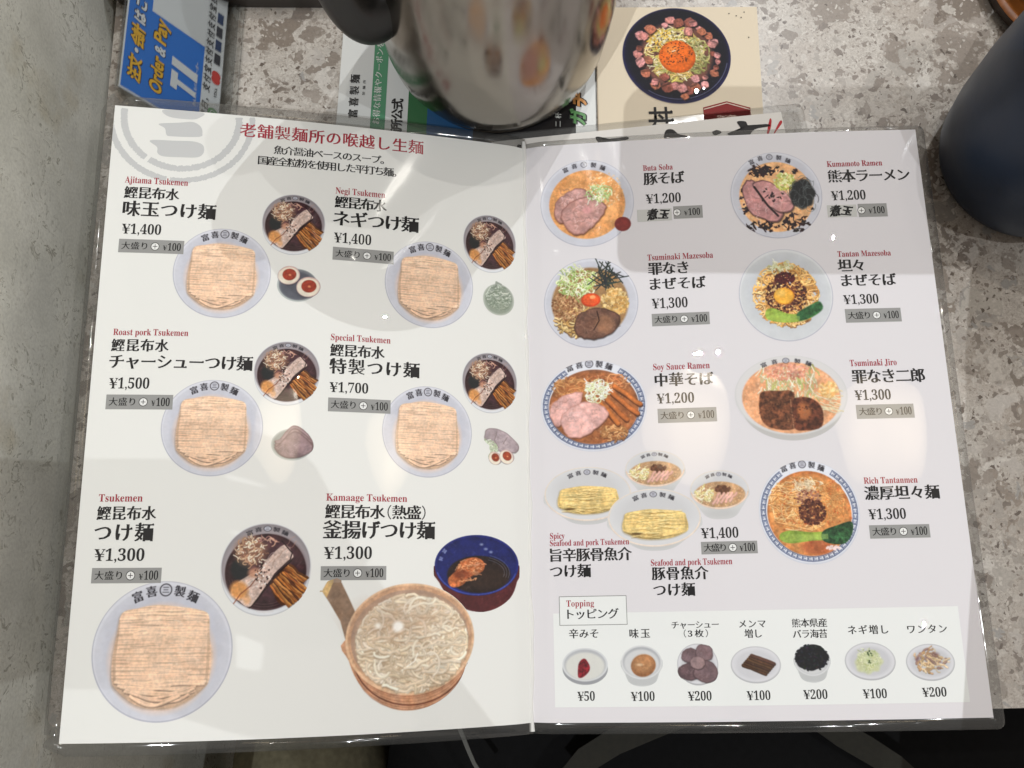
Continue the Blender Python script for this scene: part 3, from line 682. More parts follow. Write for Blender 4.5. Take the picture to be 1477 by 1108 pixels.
def P_broth(p):
    p.ell(.5, .53, .485, .465, (186, 187, 192)); p.ell(.5, .545, .475, .44, (222, 224, 228), soft=3)
    p.ell(.5, .475, .492, .465, (216, 217, 220)); p.ell(.5, .47, .48, .45, (140, 134, 138)); p.ell(.5, .5, .47, .43, (158, 150, 154), soft=12)
    b = p.ell(.5, .53, .44, .405, (52, 30, 32), soft=3); p.ell(.55, .5, .36, .33, (70, 42, 48), soft=30); p.mottle(b, .2, 20)
    for r in (.43, .40, .37):
        t = np.linspace(.2, 2.9, 16); p.stroke(np.stack([.5 + r * np.cos(t), .53 + r * .92 * np.sin(t)], 1), .006, (150, 120, 120), a=.35, edge=0)
    p.stroke([(.42, .945), (.5, .955), (.6, .945)], .012, (215, 210, 210), a=.7, edge=0)
    p.ell(.22, .5, .1, .12, (20, 34, 34), soft=12, a=.7)
    p.ell(.33, .31, .17, .15, (150, 110, 86), soft=26, a=.8, cover=False)
    scallion(p, .33, .31, .16, .14, 110, ((222, 200, 172), (240, 230, 210), (178, 138, 110), (196, 160, 128), (150, 104, 84)), .034)
    scallion(p, .5, .2, .07, .05, 9, ((150, 110, 100), (190, 150, 130)), .04)
    for i in range(4):   # bamboo shoots
        a = [(.55 + i * .045, .66 - i * .05), (.62 + i * .05, .55 - i * .02), (.9 - i * .015, .68 + i * .04), (.86 - i * .04, .8 + i * .03), (.68 + i * .01, .88 - i * .05)]
        p.poly(smooth(a), (70, 34, 12), soft=2); 
    for i, (x0, y0, x1, y1) in enumerate([(.56, .68, .76, .9), (.6, .62, .84, .84), (.66, .56, .9, .76), (.7, .5, .9, .64)]):
        for k in range(5):
            p.stroke(wave(x0 + k * .014, y0 - k * .01, x1 + k * .014, y1 - k * .01, .01), .026, jit(((176, 108, 50), (142, 82, 38), (198, 134, 70), (84, 46, 24))[(i + k) % 4], .1), edge=.45)
    meat = [(.69, .24), (.79, .35), (.76, .41), (.6, .56), (.5, .69), (.41, .82), (.33, .9), (.22, .83), (.13, .76), (.18, .66), (.31, .57), (.43, .5), (.53, .38)]
    p.poly([(x + .012, y + .014) for x, y in meat], (28, 14, 14), soft=3)
    bm = p.poly(smooth(meat), (206, 180, 168), soft=2); p.mottle(bm, .16, 12); p.mottle(bm, .08, 4)
    for k in range(26): q = U(0, 1); x, y = .2 + .5 * q + U(-.08, .08), .8 - .52 * q + U(-.08, .08); p.stroke(wave(x, y, x + .1, y - .1, .01), .008, ((236, 222, 214), (184, 140, 120))[k % 2], a=.5, edge=0)
    b2 = p.ell(.22, .72, .09, .1, (214, 150, 88), rot=-.8, soft=12, cover=False); p.ell(.31, .82, .04, .05, (214, 160, 110), soft=8, a=.7, cover=False)
    p.ell(.38, .54, .07, .05, (206, 150, 118), soft=10, a=.8, cover=False)
    p.stroke([(.17, .86), (.24, .76), (.34, .68), (.4, .6)], .012, (120, 60, 40), a=.8, edge=0)
    p.stroke([(.66, .2), (.78, .33), (.76, .4), (.6, .55), (.5, .72)], .012, (30, 14, 18), a=.95, edge=0)
    crumbs(p, .47, .58, .1, .14, 60, ((40, 26, 24), (70, 46, 40), (250, 246, 240)), .012)
    rim_text(p, .5, .53, .44, .46, .07, span=13, sy=.7)

def egg_half(p, cx, cy, r, rot=0, yolk=(168, 62, 42), k=1.):
    q = p.w / p.h
    p.ell(cx + .006, cy + .02, r * 1.08, r * .98 * q, (70, 62, 70), rot, soft=6, a=.7, cover=False)
    p.ell(cx, cy, r * 1.06, r * .96 * q, (205, 170, 165), rot); p.ell(cx - .005, cy + .01, r * 1.0, r * .88 * q, (236, 226, 208), rot, soft=4)
    b = p.ell(cx + .01, cy - .02, r * .66, r * .6 * q, np.array(yolk) * .8, rot, soft=2, cover=False); p.ell(cx + .01, cy - .02, r * .6, r * .54 * q, yolk, rot, soft=5, cover=False)
    p.mottle(b, .1, 7); p.ell(cx + .02, cy - .01, r * .13, r * .1 * q, (240, 170, 120), soft=3, a=.8, cover=False)

def P_eggs(p):
    p.ell(.47, .53, .45, .45, (178, 184, 182)); p.ell(.48, .52, .42, .42, (120, 124, 130), soft=3); p.ell(.47, .54, .38, .38, (86, 88, 98), soft=8)
    egg_half(p, .27, .27, .23, -.3); egg_half(p, .71, .56, .25, -.25)

def P_negi(p):
    b = p.ell(.5, .54, .46, .43, (186, 190, 180)); p.ell(.5, .53, .42, .4, (150, 158, 146), soft=6)
    p.poly([(.38, .2), (.42, .03), (.6, .1), (.66, .26)], (150, 156, 146))
    tangle(p, .5, .48, .36, .33, 130, ((196, 204, 190), (214, 218, 206), (150, 160, 144), (120, 132, 116)), .022, .16, gaps=(96, 108, 94))
    p.ell(.52, .74, .3, .14, (130, 142, 122), soft=30, a=.5, cover=False)

def P_pork(p):
    p.ell(.48, .56, .46, .42, (196, 200, 196)); p.ell(.48, .55, .43, .38, (150, 154, 150), soft=6)
    for s_, (dx, dy) in enumerate([(.0, .0), (.05, .08), (-.02, .16)]):
        slice_meat(p, [(.2 + dx, .42 + dy), (.5, .06 + dy), (.78, .22 + dy), (.94, .5 + dy * .6), (.88, .66 + dy * .6), (.6, .74 + dy), (.3, .72 + dy), (.1, .5 + dy)], ((158, 134, 136), (150, 126, 126), (146, 122, 124))[s_], (104, 78, 78), (184, 160, 160), 20, s_)

def P_combo(p):
    slice_meat(p, [(.24, .06), (.45, .02), (.75, .15), (.98, .42), (.9, .6), (.6, .6), (.35, .45), (.2, .3)], (176, 160, 164), (122, 104, 106), (200, 184, 186))
    p.stroke([(.48, .1), (.42, .32), (.52, .5)], .012, (130, 112, 112), edge=0); p.stroke([(.72, .22), (.62, .4)], .012, (130, 112, 112), edge=0)
    tangle(p, .26, .55, .23, .24, 90, ((206, 216, 190), (224, 228, 210), (170, 182, 150)), .022, .12, gaps=(150, 160, 138))
    s_ = p.A; p.ell(.26, .55, .22, .22, (0, 0, 0), a=0)
    egg_half(p, .43, .77, .14, .9, (150, 66, 44)); egg_half(p, .7, .72, .16, .7, (160, 70, 46))

def P_tub(p):
    # wooden tub with a handle at upper left
    p.poly([(.0, .07), (.03, .0), (.12, .0), (.17, .12), (.24, .3), (.3, .4), (.24, .5), (.17, .5), (.12, .3), (.05, .16)], (138, 112, 92), soft=1.5)
    p.poly([(.0, .07), (.03, .0), (.07, .0), (.03, .12)], (206, 172, 118), soft=2)
    p.poly(smooth([(.15, .45), (.18, .6), (.23, .74), (.32, .87), (.44, .96), (.56, .99), (.7, .965), (.82, .88), (.9, .76), (.94, .62), (.96, .48), (.55, .3)]), (198, 146, 112), soft=1.5)
    for k in range(30):
        a = U(.05, 1); t = np.linspace(.25, 2.9, 14); o = U(.02, .2)
        p.stroke(np.stack([.575 + .41 * np.cos(t) * (1 - o * .5), .43 + .4 * np.sin(t) + o * .8], 1), .004, (140, 88, 64) if k % 2 else (206, 156, 122), a=.4, edge=0)
    t = np.linspace(.3, 2.8, 20)
    p.stroke(np.stack([.585 + .385 * np.cos(t), .53 + .42 * np.sin(t)], 1), .008, (96, 52, 38), a=.9, edge=0)
    b = p.ell(.575, .445, .42, .43, (226, 186, 150)); p.ell(.575, .44, .405, .41, (196, 154, 122), soft=3); p.mottle(b, .04, 18)
    p.ell(.575, .45, .385, .385, (170, 140, 120)); p.ell(.585, .47, .36, .36, (206, 184, 156), soft=12)
    tangle(p, .585, .48, .345, .36, 620, ((232, 218, 196), (224, 206, 180), (240, 230, 212), (214, 194, 166)), .017, .12, edge=.2, gaps=(176, 150, 122))
    p.ell(.585, .48, .35, .36, (206, 186, 160), soft=40, a=.22, cover=False)
    p.ell(.5, .3, .3, .16, (176, 146, 124), soft=60, a=.35, cover=False)
    p.ell(.49, .35, .035, .04, (255, 252, 246), soft=10, a=.9, cover=False); p.stroke([(.55, .66), (.6, .62), (.62, .56)], .008, (255, 250, 240), a=.8, edge=0)
    p.ell(.36, .34, .02, .02, (255, 250, 240), soft=8, a=.8, cover=False)

def P_blue(p):
    p.poly(smooth([(.02, .4), (.06, .62), (.2, .84), (.42, .985), (.66, .985), (.88, .84), (.97, .62), (.985, .4)]), (84, 34, 38), soft=1.5)
    p.ell(.55, .86, .3, .12, (80, 34, 36), soft=14, a=.6, cover=False)
    p.ell(.5, .4, .492, .395, (30, 38, 110)); p.ell(.5, .39, .465, .36, (22, 28, 86), soft=4); p.ell(.5, .41, .45, .35, (26, 34, 96), soft=8)
    b = p.ell(.52, .52, .37, .24, (38, 26, 24), soft=4); p.mottle(b, .3, 14); p.ell(.6, .56, .26, .15, (58, 42, 34), soft=24, a=.6, cover=False)
    t = np.linspace(-1.2, .3, 9)
    for k in (0, .03, .06): p.stroke(np.stack([.52 + (.36 - k) * np.cos(t), .5 + (.24 - k) * np.sin(t)], 1), .006, (150, 160, 190), a=.5, edge=0)
    b = p.poly(smooth([(.16, .58), (.26, .46), (.32, .34), (.48, .3), (.58, .37), (.56, .48), (.42, .55), (.32, .66), (.2, .68)]), (186, 104, 60), soft=3); p.mottle(b, .22, 9)
    for i in range(50):
        x, y = in_ell(.4, .46, .17, .15); p.stroke(wave(x, y, x + U(-.08, .08), y + U(-.04, .04), .01), .012, jit((216, 150, 106), .14), edge=.4, a=.8)
    b = p.ell(.33, .52, .1, .06, (110, 44, 24), soft=12, a=.7, cover=False)
    t = np.linspace(.3, 2.9, 20); p.stroke(np.stack([.5 + .475 * np.cos(t), .405 + .375 * np.sin(t)], 1), .012, (70, 86, 170), a=.8, edge=0)
    for x, y in ((.55, .13), (.6, .19), (.66, .23)): p.ell(x, y, .02, .016, (170, 180, 210), soft=5, a=.7, cover=False)
    p.glyphs(GL('富'), .12, .22, .05, -.9, (170, 180, 220)); p.glyphs(GL('製'), .08, .32, .05, -1.2, (150, 160, 210))

def P_buta(p):
    bowl_top(p)
    b = p.ell(.5, .515, .40, .39, (226, 160, 100), soft=3); p.mottle(b, .06, 26); 
    crumbs(p, .5, .51, .385, .375, 380, ((232, 176, 118), (214, 146, 86), (240, 190, 140), (206, 128, 70)), .008, a=.6)
    crumbs(p, .68, .36, .2, .2, 160, ((244, 206, 160), (236, 186, 120), (250, 224, 190)), .011, a=.8)
    slice_meat(p, [(.16, .5), (.22, .42), (.38, .33), (.5, .36), (.55, .45), (.4, .6), (.28, .72), (.16, .66)], (192, 146, 138), (120, 76, 66))
    slice_meat(p, [(.22, .62), (.3, .5), (.46, .43), (.62, .47), (.7, .56), (.62, .7), (.48, .83), (.36, .85), (.26, .76)], (198, 150, 142), (118, 72, 62))
    p.ell(.5, .58, .05, .04, (222, 160, 160), soft=8, a=.8, cover=False)
    scallion(p, .63, .4, .11, .1, 80, sz=.035)
    p.ell(.865, .76, .085, .08, (112, 40, 38), soft=2); p.ell(.87, .77, .06, .055, (130, 48, 44), soft=8, cover=False)
    rim_text(p, .48, .5, .42, .44, .055, span=14)

def P_maze(p):
    bowl_top(p)
    b = p.ell(.49, .5, .4, .39, (160, 124, 84), soft=8)
    tangle(p, .4, .7, .28, .17, 70, ((214, 182, 120), (190, 150, 90), (228, 204, 150)), .018, .1, gaps=(90, 60, 36))
    crumbs(p, .25, .52, .16, .17, 420, ((176, 130, 92), (146, 98, 64), (200, 160, 118), (120, 78, 50)), .013)
    scallion(p, .36, .26, .2, .17, 210, ((220, 228, 178), (188, 206, 128), (238, 240, 214), (150, 176, 100)), .034)
    for i in range(34):
        x, y = in_ell(.68, .22, .13, .12); a = U(0, 3.1); l = U(.05, .13)
        p.stroke([(x - l * math.cos(a), y - l * math.sin(a)), (x + l * math.cos(a), y + l * math.sin(a))], .011, jit((44, 52, 48), .2), edge=.3)
    crumbs(p, .75, .5, .14, .15, 260, ((222, 180, 110), (236, 204, 144), (200, 152, 84)), .02)
    p.ell(.5, .47, .1, .075, (196, 62, 30), soft=2); p.ell(.5, .465, .085, .062, (232, 92, 44), soft=6); p.ell(.52, .44, .03, .02, (252, 170, 110), soft=4, cover=False)
    slice_meat(p, [(.34, .66), (.4, .6), (.56, .56), (.74, .61), (.8, .7), (.7, .84), (.52, .9), (.38, .87), (.32, .78)], (112, 78, 64), (66, 42, 36), (150, 110, 90))
    p.ell(.64, .74, .1, .1, (156, 112, 84), soft=16, a=.8, cover=False); p.stroke([(.56, .6), (.58, .7), (.52, .8)], .012, (56, 34, 28), edge=0)

def P_kuma(p):
    bowl_top(p)
    b = p.ell(.5, .52, .4, .4, (240, 184, 130), soft=3); p.mottle(b, .06, 16); crumbs(p, .5, .52, .38, .38, 200, ((250, 220, 170), (236, 160, 100)), .012, a=.7)
    def oil(cx, cy, rx, ry, n):
        for i in range(n):
            x, y = in_ell(cx, cy, rx, ry); p.ell(x, y, U(.01, .032), U(.005, .02), jit((34, 20, 22), .3), rot=U(0, 3), wob=.5, seed=i, cover=False)
    oil(.36, .22, .13, .07, 44); oil(.34, .86, .18, .07, 34); oil(.68, .82, .14, .1, 44); oil(.17, .55, .05, .2, 22); oil(.6, .24, .14, .07, 12); oil(.85, .55, .05, .15, 12)
    slice_meat(p, [(.14, .42), (.2, .32), (.3, .35), (.42, .55), (.56, .68), (.5, .8), (.36, .78), (.2, .68)], (198, 140, 138), (40, 22, 24))
    slice_meat(p, [(.26, .36), (.4, .33), (.56, .44), (.68, .6), (.62, .7), (.48, .68), (.36, .56)], (206, 148, 146), (40, 22, 24))
    oil(.45, .5, .14, .09, 12); p.stroke([(.27, .4), (.4, .62), (.5, .74)], .022, (36, 20, 22), edge=0)
    crumbs(p, .6, .35, .11, .1, 160, ((206, 206, 112), (226, 226, 150), (176, 178, 80), (236, 236, 180)), .018)
    b = p.ell(.78, .5, .13, .17, (30, 32, 34), soft=6, wob=.12)
    for i in range(40):
        x, y = in_ell(.79, .5, .12, .16); p.stroke(loop(x, y, .05, .07), .006, (96, 104, 104) if i % 3 else (14, 16, 18), a=.7, edge=0)
    rim_text(p, .46, .5, .42, .44, .055, span=14)

def P_tantan(p):
    bowl_top(p, wall=(206, 209, 212), fold=(220, 222, 224))
    tangle(p, .5, .5, .33, .33, 420, ((222, 170, 96), (236, 190, 120), (204, 144, 74), (242, 206, 144)), .018, .1, gaps=(130, 78, 34))
    crumbs(p, .5, .5, .22, .2, 420, ((92, 46, 34), (66, 30, 26), (120, 66, 44), (46, 22, 20)), .014)
    crumbs(p, .5, .32, .1, .06, 120, ((84, 22, 26), (60, 16, 20)), .016)
    scallion(p, .46, .2, .13, .06, 60, ((220, 222, 180), (240, 240, 220), (196, 190, 130)), .03)
    p.ell(.48, .515, .108, .09, (190, 120, 30), soft=2); p.ell(.475, .51, .1, .082, (240, 176, 62), soft=5); p.ell(.45, .48, .05, .035, (252, 206, 110), soft=10, a=.7, cover=False)
    leaf = smooth([(.28, .66), (.36, .64), (.5, .7), (.64, .7), (.76, .62), (.82, .6), (.86, .66), (.76, .74), (.6, .79), (.42, .79), (.28, .75)])
    b = p.poly(leaf, (150, 176, 70), soft=2); p.mottle(b, .08, 10)
    b = p.poly(smooth([(.6, .7), (.74, .62), (.84, .58), (.87, .66), (.76, .74), (.62, .78)]), (44, 92, 52), soft=5); p.mottle(b, .25, 9)
    for k in range(14): p.stroke([(.3, .68 + k * .006), (.48, .725 + k * .004), (.62, .73 + k * .003)], .004, (190, 206, 110) if k % 2 else (120, 150, 56), a=.5, edge=0)

def key_rim(p, col=(66, 78, 112)):
    p.ell(.5, .5, .492, .49, (206, 208, 218)); p.ell(.5, .495, .484, .48, (226, 228, 236), soft=3)
    n = 54; q = p.h / p.w
    for i in range(n):
        a = 2 * math.pi * i / n
        dd = abs(((math.degrees(a) + 90 + 180) % 360) - 180)
        if dd < 33: continue
        ca, sa = math.cos(a), math.sin(a)
        def at(r, o): return (.5 + (.484 * r) * math.cos(a + o), .497 + (.478 * r) * math.sin(a + o))
        da = 2 * math.pi / n * .42
        for r0, r1 in ((.97, .97), (.88, .88)): p.stroke([at(r0, -da * 1.1), at(r1, da * 1.1)], .008, col, edge=0)
        p.stroke([at(.97, -da), at(.885, -da)], .007, col, edge=0)
        p.stroke([at(.945, -da * .3), at(.945, da), at(.905, da), at(.905, -da * .2)], .006, col, edge=0)

def P_soy(p):
    key_rim(p)
    b = p.ell(.5, .51, .415, .4, (150, 96, 66), soft=2); p.ell(.5, .52, .40, .385, (168, 102, 60), soft=8); p.mottle(b, .14, 12)
    crumbs(p, .5, .5, .38, .36, 260, ((190, 126, 80), (130, 74, 44), (206, 150, 100)), .01, a=.7)
    tangle(p, .3, .3, .17, .12, 50, ((206, 150, 96), (180, 118, 70)), .012, .1); tangle(p, .64, .26, .2, .1, 40, ((214, 150, 100), (190, 118, 74)), .012, .1)
    tangle(p, .68, .8, .12, .09, 50, ((206, 158, 108), (170, 116, 70)), .016, .08, gaps=(90, 50, 30))
    for i, (x0, y0, x1, y1) in enumerate([(.56, .48, .72, .7), (.63, .45, .8, .66), (.68, .38, .9, .6), (.7, .3, .93, .5)]):
        p.stroke([(x0, y0 + .01), (x1, y1 + .012)], .05, (80, 40, 20), edge=0, a=.8)
        p.stroke(wave(x0, y0, x1, y1, .006), .042, jit((196, 112, 56), .06), edge=.25)
    slice_meat(p, [(.1, .5), (.16, .42), (.3, .35), (.4, .36), (.36, .5), (.24, .62), (.16, .72), (.1, .62)], (222, 172, 164), (172, 116, 104))
    slice_meat(p, [(.2, .6), (.3, .5), (.45, .45), (.6, .52), (.63, .62), (.5, .76), (.36, .84), (.26, .82), (.2, .72)], (230, 180, 172), (178, 122, 110))
    scallion(p, .53, .34, .12, .12, 130, ((232, 236, 216), (216, 224, 176), (246, 246, 238)), .03)
    rim_text(p, .47, .5, .45, .455, .062, span=12)

def P_rich(p):
    key_rim(p)
    b = p.ell(.5, .51, .41, .4, (198, 120, 66), soft=2); p.ell(.5, .52, .39, .38, (216, 146, 84), soft=16); p.mottle(b, .12, 14)
    tangle(p, .42, .42, .3, .26, 150, ((226, 176, 112), (214, 156, 92), (234, 194, 140)), .012, .2, edge=.3, gaps=(170, 98, 50))
    tangle(p, .68, .4, .18, .2, 60, ((220, 160, 96), (200, 130, 70)), .012, .14)
    crumbs(p, .55, .5, .38, .37, 240, ((206, 84, 40), (236, 150, 80), (180, 70, 34)), .01, a=.6)
    scallion(p, .5, .25, .14, .06, 50, ((234, 214, 180), (214, 186, 150)), .03)
    crumbs(p, .5, .36, .13, .07, 120, ((150, 96, 76), (110, 62, 50), (190, 140, 110)), .013)
    crumbs(p, .53, .5, .13, .12, 300, ((92, 48, 34), (66, 32, 26), (120, 68, 46)), .015)
    p.ell(.55, .83, .16, .07, (170, 84, 52), soft=12, a=.7, cover=False)
    b = p.poly(smooth([(.2, .7), (.3, .67), (.5, .69), (.7, .69), (.7, .76), (.5, .77), (.3, .79), (.2, .76)]), (140, 168, 66), soft=2); p.mottle(b, .08, 9)
    b = p.poly(smooth([(.62, .68), (.76, .63), (.9, .6), (.9, .7), (.82, .8), (.68, .8), (.6, .76)]), (44, 84, 50), soft=2); p.mottle(b, .4, 8)
    for k in range(10): p.stroke([(.22, .7 + k * .008), (.45, .715 + k * .005), (.66, .71 + k * .005)], .004, (186, 204, 110), a=.5, edge=0)
    crumbs(p, .7, .84, .06, .02, 12, ((236, 210, 206),), .02)
    rim_text(p, .47, .5, .45, .455, .062, span=12)

def P_jiro(p):
    p.ell(.5, .56, .45, .43, (190, 188, 186)); p.ell(.5, .47, .492, .46, (206, 206, 206)); p.ell(.5, .465, .482, .45, (216, 214, 214), soft=4)
    b = p.ell(.5, .5, .43, .41, (232, 168, 124), soft=3); p.mottle(b, .07, 24)
    crumbs(p, .5, .5, .41, .39, 300, ((240, 186, 146), (222, 148, 100), (246, 206, 170)), .009, a=.7)
    for i in range(150):
        x = U(.25, .72); y = U(.12, .48) ; a = U(.9, 2.2); l = U(.05, .13)
        p.stroke(wave(x, y, x + l * math.cos(a), y + l * math.sin(a) * 1.2, .006, 5), U(.008, .014), jit(((216, 206, 170), (236, 230, 206), (196, 180, 136), (176, 176, 110))[i % 4], .06), edge=.35)
    for i in range(26):
        x = U(.7, .86); y = U(.4, .66); p.stroke(wave(x, y, x + .09, y + U(.01, .07), .006, 5), .01, jit((222, 206, 170), .06), edge=.3)
    crumbs(p, .48, .2, .2, .1, 260, ((216, 146, 120), (230, 170, 146), (200, 124, 100)), .013, a=.85)
    crumbs(p, .83, .42, .09, .09, 110, ((246, 210, 150), (232, 180, 110)), .016)
    b = p.poly(smooth([(.22, .5), (.26, .42), (.4, .42), (.52, .44), (.52, .7), (.5, .86), (.3, .84), (.22, .72)]), (110, 66, 44), soft=3); p.mottle(b, .35, 10)
    b = p.poly(smooth([(.5, .56), (.56, .5), (.68, .52), (.76, .64), (.74, .84), (.6, .88), (.5, .84)]), (96, 52, 36), soft=3); p.mottle(b, .35, 9)
    p.ell(.6, .66, .06, .1, (186, 112, 66), soft=10, a=.8, cover=False); p.stroke([(.49, .5), (.5, .85)], .008, (214, 160, 120), a=.6, edge=0)
    crumbs(p, .45, .62, .24, .2, 120, ((60, 32, 22), (150, 98, 66), (80, 46, 32)), .012, a=.7)
    rim_text(p, .48, .5, .45, .43, .05, span=13, sy=.8)

def side_bowl(p, h_rim, body=(206, 206, 206), inner=(214, 214, 216), foot=.24, edge=(226, 214, 200)):
    p.poly(smooth([(.01, h_rim), (.05, h_rim + .2), (.18, .82), (foot + .1, .96), (.5, .99), (.9 - foot, .96), (.82, .82), (.95, h_rim + .2), (.99, h_rim)]), body, soft=1.5)
    p.ell(.5, .88, .3, .1, np.array(body) * .9, soft=20, a=.6, cover=False)
    p.ell(.5, h_rim, .492, h_rim - .01, edge); p.ell(.5, h_rim, .478, h_rim - .025, inner, soft=2)
    p.ell(.5, h_rim - .06, .4, h_rim * .7, np.array(inner) * .95, soft=30, cover=False)

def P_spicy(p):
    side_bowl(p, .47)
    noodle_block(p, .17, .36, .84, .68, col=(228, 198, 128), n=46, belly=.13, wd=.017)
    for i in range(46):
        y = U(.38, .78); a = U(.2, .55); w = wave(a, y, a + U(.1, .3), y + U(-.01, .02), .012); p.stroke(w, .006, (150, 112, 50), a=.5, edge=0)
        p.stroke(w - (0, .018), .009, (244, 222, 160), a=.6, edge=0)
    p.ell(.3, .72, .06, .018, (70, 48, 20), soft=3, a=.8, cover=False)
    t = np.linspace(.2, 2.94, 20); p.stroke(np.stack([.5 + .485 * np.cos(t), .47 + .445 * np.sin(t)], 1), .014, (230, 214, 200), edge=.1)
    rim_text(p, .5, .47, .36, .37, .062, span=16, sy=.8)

def P_dip(p):
    side_bowl(p, .4, foot=.2)
    b = p.ell(.5, .5, .43, .26, (196, 156, 116), soft=3); p.mottle(b, .12, 12)
    crumbs(p, .5, .5, .41, .24, 220, ((214, 176, 136), (176, 130, 92), (226, 196, 160)), .014, a=.7)
    scallion(p, .25, .5, .15, .13, 50, ((238, 222, 176), (246, 238, 210), (216, 206, 140)), .05)
    crumbs(p, .55, .4, .12, .08, 70, ((120, 80, 56), (96, 62, 44)), .03)
    for i in range(5): p.stroke(wave(.38 + i * .07, .68 - i * .01, .5 + i * .07, .48, .01), .045, jit((226, 176, 158), .05), edge=.25)
    t = np.linspace(.15, 2.99, 20); p.stroke(np.stack([.5 + .482 * np.cos(t), .4 + .38 * np.sin(t)], 1), .022, (232, 204, 182), edge=.1)
    rim_text(p, .5, .42, .36, .33, .07, span=16, sy=.7)

def dish(p, col=(190, 190, 194), deep=False):
    if deep:
        p.poly(smooth([(.02, .35), (.1, .7), (.2, .9), (.4, .98), (.6, .98), (.8, .9), (.9, .7), (.98, .35)]), (196, 198, 198), soft=1.5)
        for i in range(22):
            x = .1 + .8 * i / 21; p.stroke([(x * .96 + .02, .7), (.5 + (x - .5) * .75, .95)], .01, (160, 162, 164), a=.6, edge=0)
        p.ell(.5, .42, .49, .4, (214, 215, 216)); p.ell(.5, .42, .45, .36, (170, 172, 176), soft=4); p.ell(.5, .45, .42, .33, (206, 207, 208), soft=6)
    else:
        p.ell(.5, .5, .49, .485, np.array(col) * .88); p.ell(.5, .49, .475, .46, (214, 214, 218), soft=4); p.ell(.5, .5, .4, .38, np.array(col) * 1.04, soft=10)

def P_t_miso(p):
    p.ell(.5, .56, .49, .43, (150, 152, 156)); p.ell(.5, .46, .49, .44, (210, 212, 214)); p.ell(.5, .46, .45, .4, (178, 180, 184), soft=3); p.ell(.5, .5, .42, .36, (212, 212, 206), soft=6)
    b = p.poly(smooth([(.34, .7), (.36, .45), (.44, .32), (.52, .32), (.6, .5), (.58, .64), (.46, .78), (.36, .8)]), (120, 24, 34), soft=2); p.mottle(b, .35, 5)
def P_t_egg(p):
    dish(p, deep=True)
    b = p.ell(.54, .5, .3, .26, (150, 100, 62), rot=-.3, soft=3); p.ell(.52, .46, .24, .2, (186, 134, 90), rot=-.3, soft=14, cover=False); p.mottle(b, .05, 9); p.ell(.46, .48, .08, .03, (236, 200, 160), soft=4, a=.8, cover=False)
def P_t_chashu(p):
    dish(p)
    for i, (x, y, r) in enumerate([(.32, .3, .22), (.66, .24, .24), (.28, .66, .26), (.68, .66, .3), (.5, .46, .2)]):
        pts = [(x + r * math.cos(a) * U(.8, 1.05), y + r * .9 * math.sin(a) * U(.8, 1.05)) for a in np.linspace(0, 6.28, 10)[:-1]]
        slice_meat(p, pts, ((110, 88, 92), (126, 102, 106), (96, 74, 78), (120, 96, 100), (150, 124, 124))[i], (56, 40, 44), (160, 136, 138), 14, i)
def P_t_menma(p):
    dish(p, (196, 196, 200))
    for i in range(6): 
        x = .26 + i * .035; y = .46 - i * .05
        p.stroke(wave(x, y + .05, x + .42, y + .28, .008), .075, jit((84, 56, 40), .12), edge=.45)
def P_t_nori(p):
    dish(p, deep=True)
    b = p.ell(.5, .36, .44, .33, (18, 20, 24), soft=2, wob=.08); 
    for i in range(90):
        x, y = in_ell(.5, .36, .44, .33); p.ell(x, y, .035, .02, jit((26, 28, 34), .4), rot=U(0, 3), wob=.3, seed=i, cover=False)
    for i in range(14):
        a = U(0, 6.3); p.ell(.5 + .44 * math.cos(a), .36 + .33 * math.sin(a), .03, .025, (18, 20, 24), wob=.4, seed=i)
def P_t_negi(p):
    dish(p)
    b = p.ell(.47, .52, .25, .3, (196, 200, 160), soft=8, wob=.15, cover=False)
    scallion(p, .47, .45, .22, .28, 150, ((206, 210, 170), (222, 224, 190), (170, 180, 120), (190, 196, 150)), .035)
    crumbs(p, .5, .42, .05, .2, 10, ((40, 60, 30),), .018)
def P_t_wontan(p):
    dish(p)
    for i in range(70):
        x, y = in_ell(.48, .5, .3, .28); p.stroke(wave(x, y, x + U(-.16, .16), y + U(-.16, .16), .02, 6), U(.02, .05), jit(((206, 176, 136), (176, 142, 104), (150, 120, 110), (220, 196, 160))[i % 4], .08), edge=.4, a=.9)
    p.ell(.62, .3, .06, .05, (120, 80, 76), soft=10, a=.7, cover=False); p.ell(.25, .4, .05, .06, (110, 84, 90), soft=10, a=.7, cover=False)

